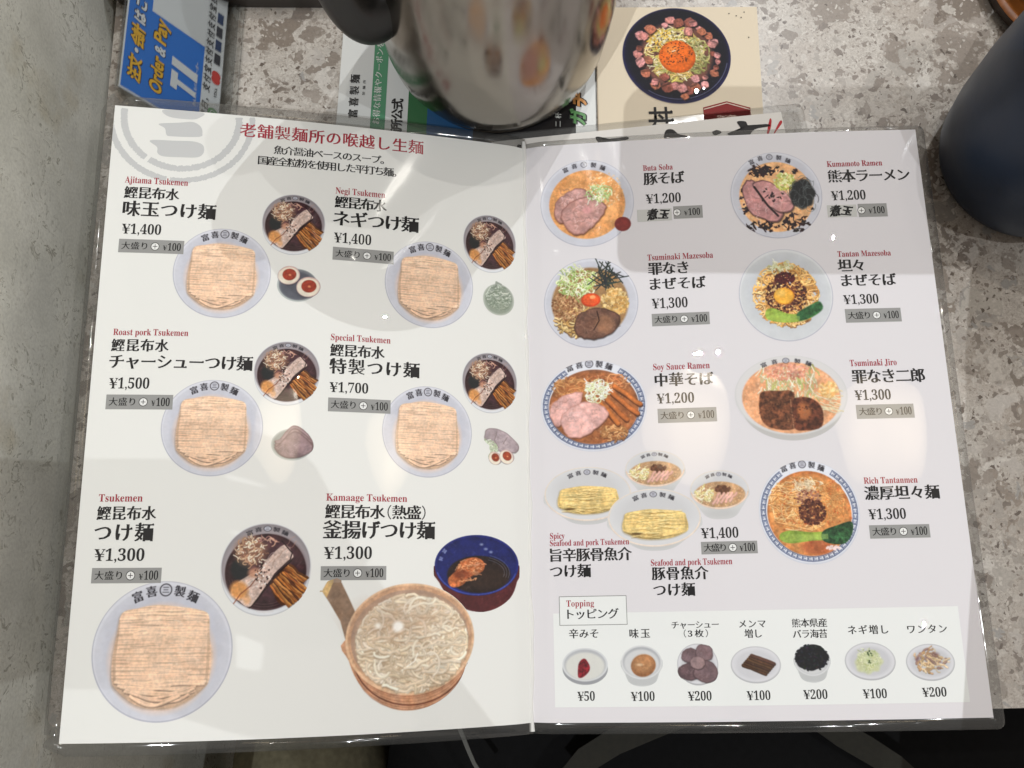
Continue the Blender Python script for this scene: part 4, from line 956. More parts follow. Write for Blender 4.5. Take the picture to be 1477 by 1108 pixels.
def P_don(p):
    p.ell(.5, .5, .492, .49, (24, 24, 66)); p.ell(.5, .49, .475, .47, (14, 15, 40), soft=3); p.ell(.5, .48, .45, .45, (10, 12, 26), soft=14)
    t = np.linspace(.2, 2.2, 24); p.stroke(np.stack([.5 + .462 * np.cos(t), .49 + .455 * np.sin(t)], 1), .008, (120, 124, 160), a=.7, edge=0)
    p.ell(.5, .5, .33, .34, (110, 70, 60), soft=20)
    tangle(p, .48, .48, .26, .28, 260, ((226, 206, 150), (206, 190, 96), (236, 226, 196), (180, 176, 96), (220, 186, 110)), .013, .1, gaps=(120, 90, 50))
    tangle(p, .68, .5, .12, .18, 60, ((150, 150, 86), (120, 110, 66), (186, 180, 120)), .014, .07)
    crumbs(p, .36, .34, .13, .12, 90, ((222, 176, 70), (232, 200, 100), (238, 226, 190)), .018)
    cubes = [(.46, .14, .6), (.26, .21, .5), (.18, .3, .4), (.64, .16, .2), (.72, .22, .1), (.8, .3, .5), (.86, .36, .9), (.83, .48, .3), (.87, .56, .2), (.83, .68, .6), (.74, .8, .4), (.6, .86, .8), (.46, .82, .3), (.3, .8, .3), (.22, .7, .5), (.18, .6, 1.), (.14, .48, .4), (.24, .55, .9), (.66, .74, .4), (.38, .72, .2), (.62, .25, .9), (.55, .92, .1)]
    cubes += [(U(.15, .85), U(.12, .9), U(0, 3)) for _ in range(0)] + [(.5 + .37 * math.cos(k_ * .37) * U(.85, 1.02), .5 + .38 * math.sin(k_ * .37) * U(.85, 1.02), U(0, 3)) for k_ in range(17)]
    for i, (x, y, a) in enumerate(cubes):
        s_ = U(.024, .044); c = jit(((206, 136, 130), (186, 112, 86), (216, 150, 146), (156, 88, 74))[i % 4], .08)
        q = [(x + s_ * 1.35 * U(.7, 1.15) * math.cos(a + k * 1.57), y + s_ * 1.35 * U(.7, 1.15) * math.sin(a + k * 1.57)) for k in range(4)]
        p.poly([(u + .01, v + .018) for u, v in q], (24, 12, 14), soft=5, a=.8); b = p.poly(smooth(q, 2), c, soft=3); p.mottle(b, .2, 6, i)
        p.poly([q[1], q[2], (q[2][0] + .008, q[2][1] + .018), (q[1][0] + .008, q[1][1] + .018)], np.array(c) * .6, soft=3)
    p.ell(.505, .515, .165, .165, (196, 84, 18), soft=2); b = p.ell(.5, .505, .155, .155, (232, 108, 30), soft=10); p.ell(.46, .44, .06, .05, (250, 150, 70), soft=16, a=.7, cover=False); p.mottle(b, .05, 12)
    crumbs(p, .46, .43, .2, .17, 150, ((26, 14, 12), (50, 26, 20)), .0065); p.stroke([(.46, .46), (.49, .45)], .01, (250, 230, 200), edge=0)

P_seafood = P_spicy
# ---------------------------------------------------------------- the setting
TZ = terrazzo(); CONC = concrete()
table = empty('table', (.13, .1, 0)); tag(table, 'restaurant table with a speckled grey and brown terrazzo top under the open menu', 'table')
EDGE = -.1475
pts = rrect(-.2335, EDGE, .66, .62, .004)
V, F = slab(pts, -.028, -.0); mesh_ob('tabletop', V, F, TZ, table)
edge_m = plain('black_edge_band', (26, 26, 26), .5)
V, F = slab(rrect(-.228, EDGE + .004, .655, .615, .004), -.05, -.0285); mesh_ob('table_apron', V, F, edge_m, table)
leg_m = plain('black_steel', (22, 22, 23), .4, .0)
V, F = lathe([(.03, -.05), (.03, -.70), (.2, -.705), (.2, -.72)], 32, (.2, .25, 0)); mesh_ob('table_leg', V, F, leg_m, table, True)
V, F = slab([(-.42, -1.6), (-.24, -1.6), (-.24, 1.2), (-.42, 1.2)], -.72, .2)
wall = mesh_ob('concrete_wall', V, F, CONC); tag(wall, kind='structure')
fl_m = plain('dark_floor', (66, 62, 50), .6, 0, .25, 12)
V, F = slab([(-.24, -1.6), (1.6, -1.6), (1.6, 1.2), (-.24, 1.2)], -.75, -.72)
tag(mesh_ob('floor', V, F, fl_m), kind='structure')

# ---------------------------------------------------------------- the folding menu
LCN = [np.array(q) for q in ((-.20589, .1511, .05), (-.0003, .15034, .00807), (-.00128, -.14873, .00757), (-.2045, -.1466, .04989))]
RCN = [LCN[1], np.array((.20783, .14993, .02896)), np.array((.20971, -.14698, .02904)), LCN[2]]
def S(side, u, v, off=0.):
    u = np.asarray(u, float); v = np.asarray(v, float); c = LCN if side == 'L' else RCN
    s = u / 210; t = v / 297
    P = ((1 - s) * (1 - t))[..., None] * c[0] + (s * (1 - t))[..., None] * c[1] + (s * t)[..., None] * c[2] + ((1 - s) * t)[..., None] * c[3]
    sc = np.clip(s, 0, 1)
    if side == 'L': b = (.0035 + .0075 * (1 - np.exp(-(v / 80) ** 2))) * 4 * sc * (1 - sc); e = (1 - s)
    else: b = .003 * 4 * sc * (1 - sc); e = s
    b = b - .0016 * np.exp(-(e * 210 / 5) ** 2)
    P[..., 2] += b + off * 1e-3
    return P
menu = empty('folding_menu', (0, 0, .008))
tag(menu, 'large laminated two page ramen menu lying open with photos and prices of noodle dishes', 'menu')
FILM = film_mat()
def grid(u0, v0, u1, v1, step):
    nu = max(1, int(math.ceil((u1 - u0) / step))); nv = max(1, int(math.ceil((v1 - v0) / step)))
    uu, vv = np.meshgrid(np.linspace(u0, u1, nu + 1), np.linspace(v0, v1, nv + 1))
    F = [(j * (nu + 1) + i, (j + 1) * (nu + 1) + i, (j + 1) * (nu + 1) + i + 1, j * (nu + 1) + i + 1) for j in range(nv) for i in range(nu)]
    return uu.ravel(), vv.ravel(), F
def sheet(name, side, u0, v0, u1, v1, m, parent, off, thick=0., step=5.):
    uu, vv, F = grid(u0, v0, u1, v1, step); V = list(S(side, uu, vv, off))
    if thick:
        n = len(V); V += list(S(side, uu, vv, off - thick)); cnt = set()
        for f in F:
            for i in range(4): cnt.add((f[i], f[(i + 1) % 4]))
        F = F + [tuple(n + i for i in f[::-1]) for f in F] + [(j, i, n + i, n + j) for i, j in cnt if (j, i) not in cnt]
    return mesh_ob(name, V, F, m, parent, smooth_=not thick)
pages = {}
for side, col in (('L', PAPER_L), ('R', PAPER_R)):
    pm = print_mat('paper_white' if side == 'L' else 'paper_pale_lilac', col)
    uu, vv, F = grid(0, 0, 210, 297, 3.)
    pg = mesh_ob('menu_page', list(S(side, uu, vv)), F, pm, menu, True)
    pg['label'] = 'white left page with large noodle bowls' if side == 'L' else 'pale lilac right page with ramen bowls and toppings'
    pages[side] = pg
    bk = sheet('page_backing', side, 0.3 if side == 'L' else .5, .5, 209.5, 296.5, print_mat('page_underside', (120, 120, 118), False), menu, -.15, .35, 6.)
# clear laminate margin standing out round the paper
def margin(side, l, t, r, b, rad=4.):
    uo0, uo1 = (-l, 210) if side == 'L' else (0, 210 + r); vo0, vo1 = -t, 297 + b
    path_in, path_out = [], []
    def corner(cx, cy, a0):
        return [(cx + rad * math.cos(math.radians(a0 + 90 * i / 6)), cy + rad * math.sin(math.radians(a0 + 90 * i / 6))) for i in range(7)]
    if side == 'L':
        out = [(210 - 3.5 * i, vo0) for i in range(59)] + corner(uo0 + rad, vo0 + rad, 270)[::-1] + [(uo0, vo0 + rad + (vo1 - vo0 - 2 * rad) * i / 60.) for i in range(1, 60)] + corner(uo0 + rad, vo1 - rad, 180)[::-1] + [(3.5 * i, vo1) for i in range(1, 61)]
    else:
        out = [(3.5 * i, vo0) for i in range(60)] + corner(uo1 - rad, vo0 + rad, 270) + [(uo1, vo0 + rad + (vo1 - vo0 - 2 * rad) * i / 60.) for i in range(1, 60)] + corner(uo1 - rad, vo1 - rad, 0) + [(210 - 3.5 * i, vo1) for i in range(1, 61)]
    out = np.array(out); inn = np.stack([np.clip(out[:, 0], 0, 210), np.clip(out[:, 1], 0, 297)], 1)
    n = len(out); top_o = S(side, out[:, 0], out[:, 1], .05); top_i = S(side, inn[:, 0], inn[:, 1], .05); bo = S(side, out[:, 0], out[:, 1], -.35); bi = S(side, inn[:, 0], inn[:, 1], -.35)
    wv = np.sin(np.arange(n) * .11) * .0003 + np.sin(np.arange(n) * .05 + 1) * .0004
    top_o[:, 2] += wv; bo[:, 2] += wv
    V = list(top_i) + list(top_o) + list(bo) + list(bi); F = []
    for i in range(n - 1):
        for k in range(3):
            f = (k * n + i, (k + 1) * n + i, (k + 1) * n + i + 1, k * n + i + 1); F.append(f)
    mesh_ob('laminate_margin', V, F, FILM, menu, True)
margin('L', 6., 5.5, 0, 5.); margin('R', 0, 2.5, 4.5, 5.)
# narrow raised bead of film along the fold
V = []; F = []; nb = 100
for i in range(nb + 1):
    v = -4 + 305 * i / nb; c = S('L', 210., v); w = .0011 * (1 + .3 * math.sin(i * .7)); hh = .0009 * (1 + .25 * math.sin(i * 1.3 + 1))
    for k in range(7):
        a = math.pi * k / 6; V.append((c[0] - .0006 - math.cos(a) * w + .0004 * math.sin(i * .31), c[1], c[2] + .00005 + math.sin(a) * hh))
for i in range(nb):
    for k in range(6): F.append((i * 7 + k, i * 7 + k + 1, (i + 1) * 7 + k + 1, (i + 1) * 7 + k))
mesh_ob('fold_crease', V, F, print_mat('fold_film', (222, 221, 217)), menu, True)

BLACK, RED = print_mat('ink_black', (30, 29, 30)), print_mat('ink_red', (160, 44, 60))
DARK = print_mat('ink_dark', (44, 43, 44))
def on_page(name, side, G, u0, v0, m, off=.1, ang=0.):
    V, F = G; c, s = math.cos(ang), math.sin(ang)
    X = V[:, 0] * c - V[:, 1] * s; Y = V[:, 0] * s + V[:, 1] * c
    P = S(side, u0 + X, v0 - Y, off)
    return mesh_ob(name, list(P), F, m, pages[side])
for side, kind, s, u, v, w, h, c in TEXTS:
    nm = {'c': 'dish_name', 'l': 'english_name', 'p': 'price'}[kind]
    if '所の' in s or 'Topping' in s or 'トッピング' in s: nm = 'heading'
    if '魚介醤油ベ' in s or '国産' in s: nm = 'description'
    big = h > 6
    on_page(nm, side, text_geo(kind, s, w, h * (.84 if '所の' in s else 1.), *((.022, -.002) if '所の' in s else (.038, .0) if big else (.024, -.002))), u, v, RED if c == 'r' else BLACK, .14)
GREY = {'L': print_mat('option_box_grey', (150, 150, 148)), 'R': print_mat('option_box_grey', (150, 150, 148))}
WHITE = print_mat('print_white', (232, 232, 230))
def ring(r0, r1, n=28):
    V = [(r * math.cos(2 * math.pi * i / n), r * math.sin(2 * math.pi * i / n)) for r in (r0, r1) for i in range(n)]
    return np.array(V), [(i, (i + 1) % n, n + (i + 1) % n, n + i) for i in range(n)]
def disc(r, n=28): return np.array([(r * math.cos(2 * math.pi * i / n), r * math.sin(2 * math.pi * i / n)) for i in range(n)]), [tuple(range(n))]
def rect(w, h): return np.array([(0, -h / 2), (w, -h / 2), (w, h / 2), (0, h / 2)]), [(0, 1, 2, 3)]
for i, (side, u0, v0, u1, v1) in enumerate(BOXES):
    w, h, vm = u1 - u0, v1 - v0, (v0 + v1) / 2
    if i < 14:
        short = i >= 12; full = 30.6
        sheet('option_box', side, u0, v0, u1, v1, GREY[side], pages[side], .07, 0, 4.)
        fx = (lambda f: u1 - full * (1 - f)) if short else (lambda f: u0 + w * f)
        W = full if short else w
        if not short: on_page('option_text', side, text_geo('c', '大盛り', W * .395, 3.75, .018, -.006), fx(.045), vm, BLACK, .14)
        on_page('plus_sign', side, disc(2.05), fx(.56), vm, WHITE, .12); on_page('plus_sign', side, ring(1.75, 2.05), fx(.56), vm, DARK, .16)
        on_page('plus_sign', side, (np.array([(-1.1, -.14), (1.1, -.14), (1.1, .14), (-1.1, .14), (-.14, -1.1), (.14, -1.1), (.14, 1.1), (-.14, 1.1)]), [(0, 1, 2, 3), (4, 5, 6, 7)]), fx(.56), vm, DARK, .17)
        g = text_geo('p', '¥', 1.9, 2.4); on_page('option_price', side, g, fx(.68), vm + .55, BLACK, .14)
        on_page('option_price', side, text_geo('l', '100', W * .2, 3.7), fx(.755), vm, BLACK, .14)
    elif i < 16:   # hand-lettered correction stickers
        sheet('sticker', side, u0, v0, u1, v1, print_mat('sticker_white', (196, 196, 192)), pages[side], .1, 0, 4.)
        for q_, (ch, dx, dy, an_, sc_) in enumerate((('煮', 0, .2, .10, 1.0), ('玉', 6.3, -.3, -.09, .92))):
            V_, F_ = text_geo('c', ch, 6.0 * sc_, 5.8 * sc_, .075, .03); V_ = V_.copy(); V_[:, 0] += V_[:, 1] * .28 + .12 * np.sin(V_[:, 1] * 2.1); V_[:, 1] += .16 * np.sin(V_[:, 0] * 1.7 + q_)
            on_page('handwriting', side, (V_, F_), u0 + (5.0 if i == 14 else 1.2) + dx, vm + dy, print_mat('marker_black', (12, 12, 13)), .18, an_ + (.05 if i == 14 else -.04))
    elif i == 16: sheet('topping_panel', side, u0, v0, u1, v1, print_mat('panel_white', (231, 233, 231)), pages[side], .05, 0, 4.)
    else:
        sheet('heading_frame', side, u0, v0, u1, v1, print_mat('frame_grey', (132, 132, 130)), pages[side], .08, 0, 4.)
        sheet('heading_panel', side, u0 + .3, v0 + .3, u1 - .3, v1 - .3, print_mat('panel_white', (231, 233, 231)), pages[side], .1, 0, 4.)
# round watermark emblem, cut by the top edge of the left page
EMB = print_mat('emblem_grey', (196, 197, 197))
def rough_ring(cu, cv, r0, r1, a0, a1, seed, n=110):
    r_ = np.random.RandomState(seed); V = []; F = []
    for i in range(n + 1):
        a = math.radians(a0 + (a1 - a0) * i / n); j = r_.randn(2) * .18
        V += [(cu + (r0 + j[0]) * math.cos(a), cv + (r0 + j[0]) * math.sin(a)), (cu + (r1 + j[1]) * math.cos(a), cv + (r1 + j[1]) * math.sin(a))]
    V = np.array(V)
    for i in range(n):
        q = (2 * i, 2 * i + 1, 2 * i + 3, 2 * i + 2)
        if all(V[k][1] > .2 for k in q): F.append(q)
    return V, F
def flat(name, side, V, F, m, off):
    used = sorted({i for f in F for i in f}); mp = {k: i for i, k in enumerate(used)}
    V = V[used]; F = [tuple(mp[k] for k in f) for f in F]
    V = np.maximum(V, .1); return mesh_ob(name, list(S(side, V[:, 0], V[:, 1], off)), F, m, pages[side])
ec = (32.5, 4.2)
for k, (r0, r1, a0, a1) in enumerate([(32.6, 35.4, -8, 96), (32.6, 35.6, 99, 188), (26.0, 29.2, -6, 121), (26.2, 29.4, 125, 186)]):
    V, F = rough_ring(ec[0], ec[1], r0, r1, a0, a1, k); flat('emblem', 'L', V, F, EMB, .05)
for pts in ([(23.5, .3), (42, .3), (40.5, 3.4), (36, 4.6), (26, 4.0)], [(21.5, 8.3), (31, 6.9), (37.5, 5.9), (41.5, 8.0), (42.6, 11.6), (41, 13.8), (28, 14.6), (25.5, 13.9), (24.5, 10.5)], [(18, 17.6), (30, 16.9), (38, 16.5), (42.6, 17.6), (44, 20), (43.6, 23), (41, 25), (34, 25.6), (25, 25.8), (22, 24.2), (21.5, 21)]):
    P = np.array(smooth(pts, 5)); c = P.mean(0); n = len(P); V = np.vstack([P, c[None]]); flat('emblem', 'L', V, [(i, (i + 1) % n, n) for i in range(n)], EMB, .055)

# printed dish pictures, each cut to the outline of its picture
_pics = {}
def picture(key_, wmm, hmm, bgc, res):
    if key_ in _pics: return _pics[key_]
    global rng
    rng = np.random.RandomState(sum(map(ord, key_)))
    p = Pic(int(wmm * res), int(hmm * res), bgc); globals()['P_' + key_](p); finish(p, sum(map(ord, key_)))
    yy, xx = np.mgrid[0:p.h, 0:p.w]; X = (xx + .5) / p.w - .5; Y = (yy + .5) / p.h - .5
    on = p.A > .35; ang = np.degrees(np.arctan2(Y[on], X[on])) % 360; R = np.hypot(X[on], Y[on])
    rad = np.zeros(72); np.maximum.at(rad, (ang / 5).astype(int) % 72, R)
    rad = np.maximum(rad, .2); _pics[key_] = (pic_mat('printed_photo_' + key_, p), rad, p); return _pics[key_]
PLAB = dict(noodles='printed photo of a white bowl of folded flat noodles', broth='printed photo of a bowl of dark dipping broth', eggs='printed photo of a seasoned egg cut in half', negi='printed photo of shredded leek', pork='printed photo of sliced roast pork on a plate', combo='printed photo of pork, leek and a halved egg', tub='printed photo of a wooden tub of noodles', blue='printed photo of a blue and red bowl of dark broth')
for key_, side, u0, v0, u1, v1 in PHOTOS:
    w, h = u1 - u0, v1 - v0
    if key_ == 'noodles': w0, h0 = 61.9, 59.7
    elif key_ == 'broth': w0, h0 = 40.9, 41.5
    else: w0, h0 = w, h
    bgc = (231, 233, 231) if key_.startswith('t_') else (PAPER_L if side == 'L' else PAPER_R)
    m, rad, p = picture(key_, w0, h0, bgc, 7.0 if w < 50 else 6.0)
    V = [(.5, .5)]; F = []; NA, NR = 72, 8
    for j in range(1, NR + 1):
        for i in range(NA):
            a = math.radians(i * 5 + 2.5); r = (max(rad[i - 1], rad[i], rad[(i + 1) % NA]) * .5 + rad[i] * .5) * j / NR * 1.004
            V.append((.5 + r * math.cos(a), .5 + r * math.sin(a)))
    for i in range(NA): F.append((0, 1 + (i + 1) % NA, 1 + i))
    for j in range(NR - 1):
        for i in range(NA):
            a, b = 1 + j * NA, 1 + (j + 1) * NA; k = (i + 1) % NA; F.append((a + i, a + k, b + k, b + i))
    V = np.array(V)
    lift = {'dip': .085, 'seafood': .1, 'blue': .07, 'tub': .09}.get(key_, .08)
    if key_ == 'noodles': lift = .06
    o = mesh_ob('dish_photo', list(S(side, u0 + V[:, 0] * w, v0 + V[:, 1] * h, lift)), F, m, pages[side], uv=np.stack([V[:, 0], 1 - V[:, 1]], 1))
    if key_ in PLAB: o['label'] = PLAB[key_]
# ---------------------------------------------------------------- flat printed things on the table
def P2(o, dx, dy, ang):  # local frame on the table
    c, s = math.cos(ang), math.sin(ang); return lambda x, y: (o[0] + dx * 0 + x * c - y * s, o[1] + x * s + y * c)
def card(name, pts, z, thick, m, parent): V, F = slab(pts, z - thick, z); return mesh_ob(name, V, F, m, parent)
def flat_text(name, kind, s, w, h, loc, ang, z, m, parent, shear=0., a=.026, b=-.01):
    V, F = text_geo(kind, s, w, h, a, b); c, sn = math.cos(ang), math.sin(ang); V = V * 1e-3
    X = V[:, 0] + V[:, 1] * shear; Y = V[:, 1]
    return mesh_ob(name, [(loc[0] + x * c - y * sn, loc[1] + x * sn + y * c, z) for x, y in zip(X, Y)], F, m, parent)

# promotional leaflet, lying sideways under the jug
lf = empty('leaflet', (-.03, .2, .0)); tag(lf, 'white leaflet with a green band lying sideways partly under the steel jug', 'leaflet')
card('leaflet_sheet', [(-.1068, .135), (.040, .135), (.0435, .262), (-.1015, .262)], .0012, .0008, print_mat('leaflet_paper', (224, 225, 222), False), lf)
def lq(name, x0, x1, y0, y1, z, col):
    k = .036; return mesh_ob(name, [(x0 + (y0 - .135) * k, y0, z), (x1 + (y0 - .135) * k, y0, z), (x1 + (y1 - .135) * k, y1, z), (x0 + (y1 - .135) * k, y1, z)], [(0, 1, 2, 3)], print_mat('leaflet_%d_%d_%d' % col, col, True), lf)
lq('green_band', -.0877, -.0795, .136, .26, .0013, (84, 150, 112))
lq('picture_panel', -.067, -.03, .136, .26, .0013, (60, 112, 72))
lq('picture_panel', -.056, -.03, .136, .178, .00135, (44, 88, 132))
lq('black_panel', -.03, .028, .136, .26, .0013, (28, 26, 27))
lq('red_panel', .0145, .0225, .181, .188, .0014, (170, 46, 60))
up = math.radians(88)
INKD = print_mat('leaflet_ink', (40, 38, 38), False); INKW = print_mat('leaflet_white', (226, 228, 222), False)
flat_text('leaflet_title', 'c', '富喜製麺', 27, 5.2, (-.0962, .172), up, .0016, INKD, lf, 0, .03, .01)
flat_text('leaflet_note', 'c', '製麺所', 9.5, 1.5, (-.0905, .186), up, .0016, INKD, lf)
flat_text('leaflet_line', 'c', 'お得な情報やクーポンを', 52, 4.2, (-.0832, .168), up, .0016, INKW, lf)
flat_text('leaflet_line', 'c', '製麺所公式', 32, 6.2, (-.0722, .152), up, .0016, INKD, lf, 0, .04, .03)
flat_text('leaflet_line', 'c', '二杯', 9, 3.6, (.019, .1665), up, .0016, INKW, lf)
for s_, x, y, col in (('ガ', .0305, .168, (96, 150, 90)), ('チ', .0315, .179, (214, 150, 84))):
    flat_text('graffiti_letter', 'c', s_, 9, 9, (x, y), up, .0016, INKD, lf, .2, .15, .12)
    flat_text('graffiti_letter', 'c', s_, 9, 9, (x, y), up, .0018, print_mat('graffiti_%d' % col[0], col, False), lf, .2, .05, .04)

# cream menu card with the pork rice bowl
cm = empty('rice_bowl_menu', (.09, .2, .001)); tag(cm, 'cream laminated card with a navy bowl of diced pork and egg yolk on rice', 'menu card')
CREAM = print_mat('cream_card', (226, 212, 188), True)
card('card_sheet', [(.0405, .12), (.1345, .12), (.1372, .2425), (.0425, .2415)], .0034, .001, CREAM, cm)
mesh_ob('card_edge_line', [(.0407, .13, .0035), (.0411, .13, .0035), (.0431, .2412, .0035), (.0427, .2412, .0035)], [(0, 1, 2, 3)], print_mat('card_line', (176, 158, 136), True), cm)
rng = np.random.RandomState(99)
pc = Pic(420, 420, (226, 212, 188)); P_don(pc); finish(pc, 5); dm = pic_mat('printed_photo_pork_bowl', pc)
V = [(0, 0)] + [(math.cos(2 * math.pi * i / 72) * r, math.sin(2 * math.pi * i / 72) * r) for r in (.25, .494) for i in range(72)]
F = [(0, 1 + i, 1 + (i + 1) % 72) for i in range(72)] + [(1 + i, 73 + i, 73 + (i + 1) % 72, 1 + (i + 1) % 72) for i in range(72)]
o = mesh_ob('dish_photo', [(.0883 + x * .0635, .2105 + y * .0625, .0036) for x, y in V], F, dm, cm, uv=np.array([(.5 + x, .5 + y) for x, y in V]))
REDC = print_mat('card_dark_red', (140, 34, 34), True)
mesh_ob('roof_emblem', [(.1015, .165, .0036), (.1285, .165, .0036), (.1285, .1775, .0036), (.1152, .1815, .0036), (.1015, .1775, .0036)], [(0, 1, 2, 3, 4)], REDC, cm)
mesh_ob('roof_emblem', [(.1018, .1760, .0037), (.1152, .1800, .0037), (.1282, .1760, .0037), (.1282, .1766, .0037), (.1152, .1806, .0037), (.1018, .1766, .0037)], [(0, 1, 4, 5), (1, 2, 3, 4)], print_mat('card_cream_line', (226, 206, 190), True), cm)
flat_text('card_title', 'c', '丼', 14.5, 13, (.0700, .1705), .02, .0037, BLACK, cm, 0, .01, .02)
flat_text('card_note', 'c', 'ジャンクの', 11, 2.4, (.109, .1715), .02, .0039, print_mat('card_cream_line', (226, 206, 190), True), cm)
for x, y in ((.1242, .236), (.129, .2385), (.127, .235), (.1305, .222), (.120, .2375)): mesh_ob('pepper_speck', [(x, y, .0037), (x + .0007, y, .0037), (x + .0008, y + .0006, .0037), (x + .0001, y + .0007, .0037)], [(0, 1, 2, 3)], BLACK, cm)
# second white laminated menu peeping out behind the right page
wm = empty('white_menu', (.08, .12, .003)); tag(wm, 'white laminated menu with black brush lettering showing behind the right page of the open menu', 'menu')
an = math.radians(6.5); f_ = P2((.0012, .1572), 0, 0, an)
WP = print_mat('white_menu_paper', (226, 222, 216), True)
card('menu_sheet', [f_(-.02, -.12), f_(.1452, -.12), f_(.1452, .0005), f_(-.02, .0005)], .0048, .001, WP, wm)
fo = [f_(x, y) for x, y in rrect(-.024, -.124, .158, .0045, .004)]
V, F = slab(fo, .0036, .0051); 
mesh_ob('laminate_film', V, [F[0]] + F[2:], film_mat('menu_film', .12, (.7, .7, .68)), wm)
def brush(pts, m=BLACK, name='brush_stroke'):
    P = smooth(pts, 4); n = len(P); c = np.mean(P, 0); P = [(x, y - (1.6 if name == 'brush_stroke' and m is BLACK else .6)) for x, y in P]; V = [f_(x * 1e-3, y * 1e-3) + (.00495,) for x, y in P] + [f_(c[0] * 1e-3, c[1] * 1e-3) + (.00495,)]
    mesh_ob(name, V, [(i, (i + 1) % n, n) for i in range(n)], m, wm)
brush([(-6, -1.6), (-3.8, -1.6), (-2.6, -4), (-4, -8), (-6, -6)])
brush([(38, -2.0), (41, -1.8), (43, -4), (55, -3.2), (56, -5), (48, -6), (44, -11), (41, -8)])
brush([(78, -2), (82, -1.8), (85, -5), (90, -7), (88, -10), (80, -9), (76, -8)])
brush([(104, -5.6), (108, -5.4), (109, -7), (105, -8)])
brush([(119, -1.2), (124, -1.6), (125, -4.5), (135, -4.4), (137, -6), (128, -7), (122, -12), (112, -8), (120, -6)])
RS = print_mat('brush_red', (178, 30, 40), True)
brush([(137.6, -3), (138.8, -3.4), (137, -9), (134, -13)], RS); brush([(143.2, -4.6), (144.6, -5.4), (141.5, -9), (137.5, -13)], RS)

# ---------------------------------------------------------------- acrylic sign stand
st = empty('sign_stand', (-.19, .2, 0)); tag(st, 'clear acrylic stand holding a blue order and pay sign at the upper left corner', 'sign')
ACR, nt, bs = mat('clear_acrylic'); bs.inputs['Base Color'].default_value = (.93, .95, .95, 1); bs.inputs['Roughness'].default_value = .03; bs.inputs['IOR'].default_value = 1.49; bs.inputs['Transmission Weight'].default_value = 1.
tr = nt.nodes.new('ShaderNodeBsdfTransparent'); tr.inputs[0].default_value = (.9, .91, .91, 1); mx = nt.nodes.new('ShaderNodeMixShader'); mx.inputs[0].default_value = .2
nt.links.new(tr.outputs[0], mx.inputs[1]); nt.links.new(bs.outputs[0], mx.inputs[2]); nt.links.new(mx.outputs[0], nt.nodes['Material Output'].inputs[0])
A0 = np.array(STAND[0]); A1 = np.array(STAND[1]); AY = np.array(STAND[2])   # lower left (raised), lower right (base), long direction
AX = A1 - A0; LX = np.linalg.norm(AX); ax = AX / LX; ay = AY / np.linalg.norm(AY); az = np.cross(ax, ay); az /= np.linalg.norm(az)
if az[2] < 0: az = -az
def sp(x, y, z=0.): return tuple(A0 + ax * x + ay * y + az * z)
def plate(name, x0, x1, y0, y1, z0, z1, m, parent=st):
    V = [sp(x, y, z) for z in (z0, z1) for x, y in ((x0, y0), (x1, y0), (x1, y1), (x0, y1))]
    return mesh_ob(name, V, [(3, 2, 1, 0), (4, 5, 6, 7), (0, 1, 5, 4), (1, 2, 6, 5), (2, 3, 7, 6), (3, 0, 4, 7)], m, parent)
plate('acrylic_face', -.0015, LX + .006, -.0015, .16, .0006, .0026, ACR)
plate('acrylic_back', -.0015, LX + .006, -.0015, .16, -.0032, -.0012, ACR)
plate('acrylic_base', LX + .0065, LX + .0095, -.0015, .16, -.003, .0026, ACR)
V, F = slab([(A0[0] - .002, A0[1] - .002), (A0[0] + .001, A0[1] - .002), (A0[0] + .001 + .012, .31), (A0[0] - .002 + .012, .31)], .0005, A0[2] - .004)
mesh_ob('acrylic_foot', V, F, ACR, st)
SB = print_mat('sign_blue', (26, 112, 206), False); SWH = print_mat('sign_white', (222, 224, 226), False); SY = print_mat('sign_yellow', (232, 178, 44), False); SK = print_mat('sign_ink', (24, 24, 28), False)
plate('sign_sheet', 0, LX, 0, .158, -.0008, -.0002, SWH)
wS = LX * .795
plate('blue_panel', .0008, wS, .0008, .157, -.0003, 0, SB)
def quad(name, P, z, m): mesh_ob(name, [sp(x * LX, y, z) for x, y in P], [tuple(range(len(P)))], m, st)
quad('white_panel', [(.24, .053), (.80, .052), (.80, .157), (.24, .157)], .0001, SWH)
def stext(name, kind, s, w, h, x, y, m, z=.0002, shear=.18, a=.03, b=.01, par=st):
    V, F = text_geo(kind, s, w, h, a, b); V = V * 1e-3
    mesh_ob(name, [sp(x * LX - v, y + u + v * shear, z) for u, v in V], F, m, par)
def outlined(s, w, h, x, y, m, kind='c', a=.05, b=.04):
    stext('sign_lettering', kind, s, w, h, x, y, SK, .0002, .18, a + .06, b + .06); stext('sign_lettering', kind, s, w, h, x, y, m, .0004, .18, a, b)
LSC = LX * 1000
outlined('注文', 14, LSC * .125, .13, .0075, SY); outlined('・', 2.6, LSC * .115, .13, .0235, SWH); outlined('会計', 12.5, LSC * .125, .13, .0275, SY); outlined('はこちら', 30, LSC * .115, .13, .0415, SWH)
def sans_geo(s, w, h, bold):
    V, F = brush_weight(s, bold, bold, False); x0, x1 = V[:, 0].min(), V[:, 0].max(); y1 = raw('H')[0][:, 1].max()
    return np.stack([(V[:, 0] - x0) * w / (x1 - x0), (V[:, 1] - y1 / 2) * h / y1], 1), F
def sign_sans(s, w, h, x, y, m, outline=True, bold=.03):
    for k, (bb, mm, z) in enumerate(((bold + .05, SK, .0002), (bold, m, .0004))):
        if k == 0 and not outline: continue
        V, F = sans_geo(s, w, h, bb); V = V * 1e-3
        mesh_ob('sign_lettering', [sp(x * LX - v, y + u + v * .14, z) for u, v in V], F, mm, st)
